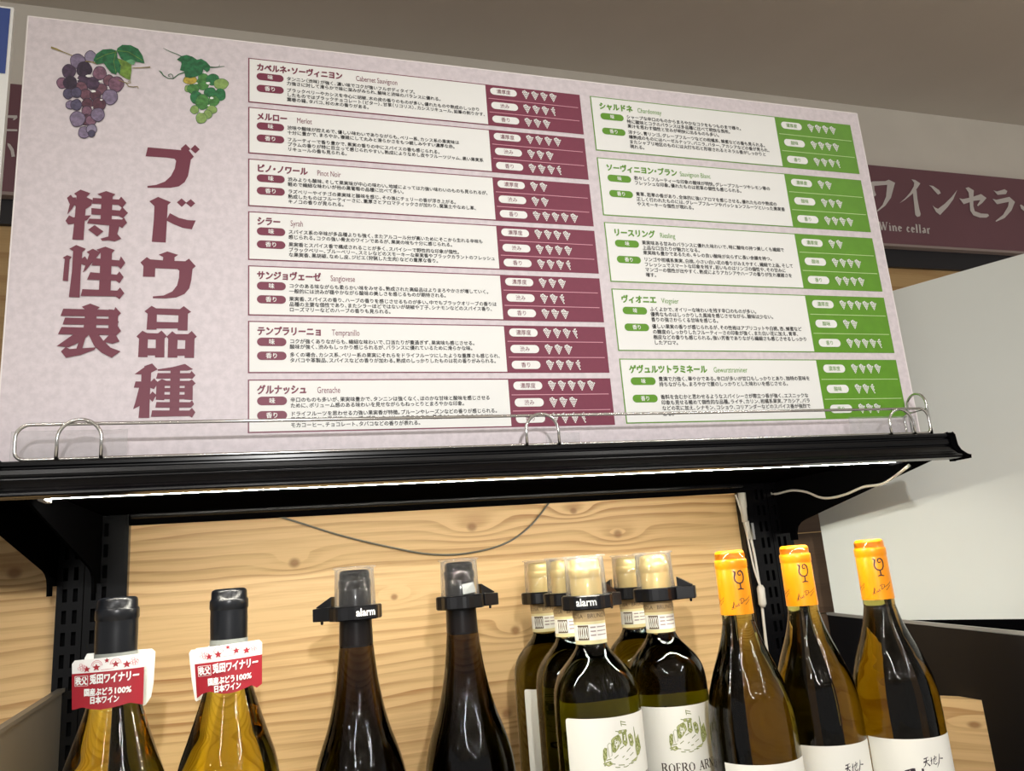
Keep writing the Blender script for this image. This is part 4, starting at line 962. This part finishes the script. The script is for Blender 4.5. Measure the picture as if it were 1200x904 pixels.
def roero(c, zt, lab, ang, lab2, aang, nm, drop, glass=G['olive']):
    r = thing('wine_bottle', lab, 'bottle', (c[0], c[1], ZD), 'gold-capped bottles with castle labels')
    body(r, 'shoulder', c, zt, glass); capsule(r, c, zt, M['goldcap'], .048, rim=.0150, neck=.0141, foil=.0143)
    f0 = cyl(c, .0144, 0); va = .12
    b = MB(); patch(b, f0, -.0452, .0452, zt-.0745, zt-.0445, 1, 56)                        # cream band
    f1 = cyl(c, .0146, 0); patch(b, f1, -.0458, .0458, zt-.0550, zt-.0440, 0, 56)            # tan band
    f2 = cyl(c, .0148, 0)
    b.text('BRUNO GIACOSA · BRUNO GIACOSA', lambda x, y: f2(-.046+x*.0050, zt-.0520+y*.0054), 3, .0)
    patch(b, f1, -.020, .020, zt-.0712, zt-.0575, 2, 32)
    patch(b, f2, -.0125, -.0015, zt-.0708, zt-.0580, 3, 10)
    f3 = cyl(c, .0150, 0)
    for k in range(5):
        cx = -.0115 + k*.0021
        b.stroke([(cx+.0009*math.cos(math.radians(a)), zt-.0644+.0050*math.sin(math.radians(a))) for a in range(0, 361, 30)], .00055, f3, 2)
    for k, (ux, wd) in enumerate(((.0002,.005),(.0065,.0105))):
        for j in range(3):
            b.stroke([(ux, zt-.0600-j*.0034), (ux+wd*.5, zt-.0600-j*.0034), (ux+wd, zt-.0600-j*.0034)], .0009 if k else .0012, f3, 4)
    b.disc(.008, zt-.0405, .0034, .0042, cyl(c, .0147, 0), 4, 16)
    b.disc(.008, zt-.0405, .0026, .0034, cyl(c, .0149, 0), 5, 16)
    b.build('neck_label', [M['tan'], M['creamyellow'], M['label'], M['brownprint'], M['bandgrey'], M['goldcap']], r)
    b = MB(); fl = cyl(c, .0388, ang); z1 = zt-drop; rpatch(b, fl, -.052, .052, z1-.095, z1, 0, .003)
    f4 = cyl(c, .03895, ang); fc = lambda x, y: f4(x*1.38, y*1.38 + z1 - .0262)
    castle(b, fc)
    serif(b, f4, 'ROERO ARNEIS', -.0295, z1-.0562, .0078, .00125, 3, .11)
    b.stroke([(-.026, z1-.0607), (0, z1-.0607), (.036, z1-.0607)], .0010, f4, 4)
    b.stroke([(-.024, z1-.0630), (0, z1-.0630), (.03, z1-.0630)], .0007, f4, 4)
    b.build('label', [M['label'], M['olivegreen'], M['paleolive'], M['darktext'], M['tanink']], r)
    alarm(lab2, c, zt, zt-.0445, aang, nm)
for (u, v, Y), lab, ang, lab2, aang, nm, drop in (
    ((683.7, 655.5, .002), 'gold-capped castle label bottle in front of the left file, with alarm lettering', .52, 'black alarm collar lettered in white, on the nearest gold-capped bottle', 2.4, -.05, .132),
    ((660, 657, .086), 'gold-capped dark bottle in the middle of the file of three, behind the lettered one', .85, 'black alarm collar on the middle bottle of the gold-capped file of three', 2.6, None, .132),
    ((632.5, 659.5, .170), 'gold-capped olive glass bottle at the back of the file of three', .55, 'black alarm collar on the rear olive bottle of the file of three', 2.2, None, .130),
    ((764.5, 651, .046), 'gold-capped castle label bottle reading Roero Arneis, beside the orange-capped bottles', .40, 'black alarm collar with lock arm pointing right, beside the orange-capped bottles', 1.45, None, .1385),
    ((735.5, 653.5, .130), 'gold-capped bottle half hidden behind the one reading Roero Arneis', .40, 'black alarm collar with lock pointing left, between the two gold-capped files', -1.75, None, .1385)):
    c, zt = pos(u, v, Y); roero(c, zt, lab, ang, lab2, aang, nm, drop)

# ---- three orange-capped bottles
def goblet(b, fn, cx, cz, s, mi):
    g = lambda x, y: fn(cx+x*s, cz+y*s)
    b.stroke([(-.62,1.0),(-.42,.86),(-.46,.60),(-.56,.30),(-.52,-.02),(-.32,-.26),(0,-.36),(.30,-.24),(.48,.06),(.52,.42),(.44,.78),(.22,.98),(0,.94),(-.12,.74),(-.06,.54),(.12,.50),(.20,.62)], [.10,.20,.16,.14,.14,.14,.16,.14,.14,.16,.18,.16,.14,.13,.12,.12,.10], g, mi)
    b.stroke([(0,-.36),(.02,-.92)], .14, g, mi); b.stroke([(-.34,-.98),(0,-.90),(.38,-.98)], [.08,.16,.08], g, mi)
def signature(b, fn, cx, cz, s, mi):
    g = lambda x, y: fn(cx+x*s, cz+y*s)
    for ln in ([(-1.5,-.5),(-1.32,-.62),(-1.22,-.2),(-1.05,.35),(-.98,.1),(-1.2,-.35),(-1.42,-.3),(-1.2,-.42),(-.95,-.5)],
               [(-.85,-.15),(-.85,-.38),(-.7,-.35),(-.62,-.1),(-.62,-.34),(-.5,-.3)], [(-.35,0),(-.5,-.12),(-.42,-.3),(-.28,-.22)],
               [(.0,.4),(-.05,-.2)], [(-.3,.35),(.05,.55),(.4,.42),(.36,.1),(.05,-.12),(-.12,-.02)], [(.35,.05),(.42,.2),(.5,.05),(.6,.22),(.68,.1),(.74,.25),(.86,.12),(.92,.3),(1.06,.2),(1.1,.36),(1.26,.3),(1.5,.55)], [(.55,-.4),(.9,-.2),(1.4,.1)]):
        b.stroke([(x, y+.18*x) for x, y in ln], .075, g, mi)
def brush(b, fn, cx, cz, s, mi):
    g = lambda x, y: fn(cx+x*s, cz+y*s)
    for ln, wd in (([(-1.7,.55),(-1.35,.62),(-1.0,.72)],[.16,.12,.05]), ([(-1.8,.1),(-1.4,.2),(-.95,.3)],[.2,.14,.08]), ([(-1.32,.62),(-1.4,.2),(-1.6,-.3),(-1.95,-.6)],[.12,.16,.12,.03]), ([(-1.4,.15),(-1.15,-.25),(-.9,-.5)],[.08,.14,.2]),
                   ([(-.75,.1),(-.55,.2),(-.4,.25)],[.08,.12,.05]), ([(-.55,.6),(-.58,0),(-.7,-.35),(-.4,-.3)],[.1,.14,.12,.04]), ([(-.3,.15),(0,.35),(.3,.5),(.22,.05)],[.08,.12,.14,.05]), ([(.05,.7),(.02,-.15)],[.12,.08]), ([(-.2,.4),(-.25,-.35),(.05,-.5),(.4,-.3)],[.08,.12,.14,.05]),
                   ([(.95,.75),(.85,.2),(.6,-.4),(.2,-.95)],[.08,.14,.16,.04]), ([(.85,.15),(1.2,.05),(1.5,.0)],[.05,.14,.18])):
        b.stroke([(x, y+.10*x) for x, y in ln], wd, g, mi)
for (u, v, Y), lab, ang in (((854, 645.5, -.018), 'orange-capped amber bottle nearest the gold-capped bottles, leftmost of three', .55), ((929.5, 639.5, .002), 'orange-capped amber bottle in the middle of three, in front of black upright', .52), ((1017, 632.5, -.020), 'orange-capped amber bottle at the far right, in front of the white panel', .48)):
    c, zt = pos(u, v, Y)
    r = thing('wine_bottle', lab, 'bottle', (c[0], c[1], ZD), 'orange-capped bottles')
    body(r, 'rhone', c, zt, G['amber'])
    capsule(r, c, zt, M['orangecap'], .0585, rim=.0151, neck=.0145, foil=.0151)
    b = MB(); f = cyl(c, lambda z: .01515, .42)
    goblet(b, f, 0, zt-.0275, .0086, 0); signature(b, f, -.001, zt-.0478, .0068, 0); signature(b, cyl(c, .01515, -1.35), -.001, zt-.0478, .0068, 0)
    b.build('capsule_print', M['plumink'], r)
    b = MB(); fl = cyl(c, .0393, ang); z1 = zt-.1812
    patch(b, fl, -.053, .053, z1-.075, z1, 0, 36)
    f4 = cyl(c, .03945, ang); brush(b, f4, .006, z1-.0195, .0062, 1)
    b.stroke([(-.022, z1-.0285), (-.015, z1-.0275), (-.006, z1-.0275)], [.004, .006, .005], f4, 1)
    b.stroke([(-.029, z1-.042), (-.014, z1-.039), (.001, z1-.038)], [.004, .006, .005], f4, 1); b.stroke([(-.013, z1-.028), (-.017, z1-.042), (-.029, z1-.058)], [.006, .006, .003], f4, 1); b.stroke([(-.014, z1-.041), (-.005, z1-.050), (.005, z1-.058)], [.004, .005, .006], f4, 1)
    b.build('label', [M['label'], M['plumink']], r)

for o in bpy.data.objects:
    if '_base' in o: del o['_base']
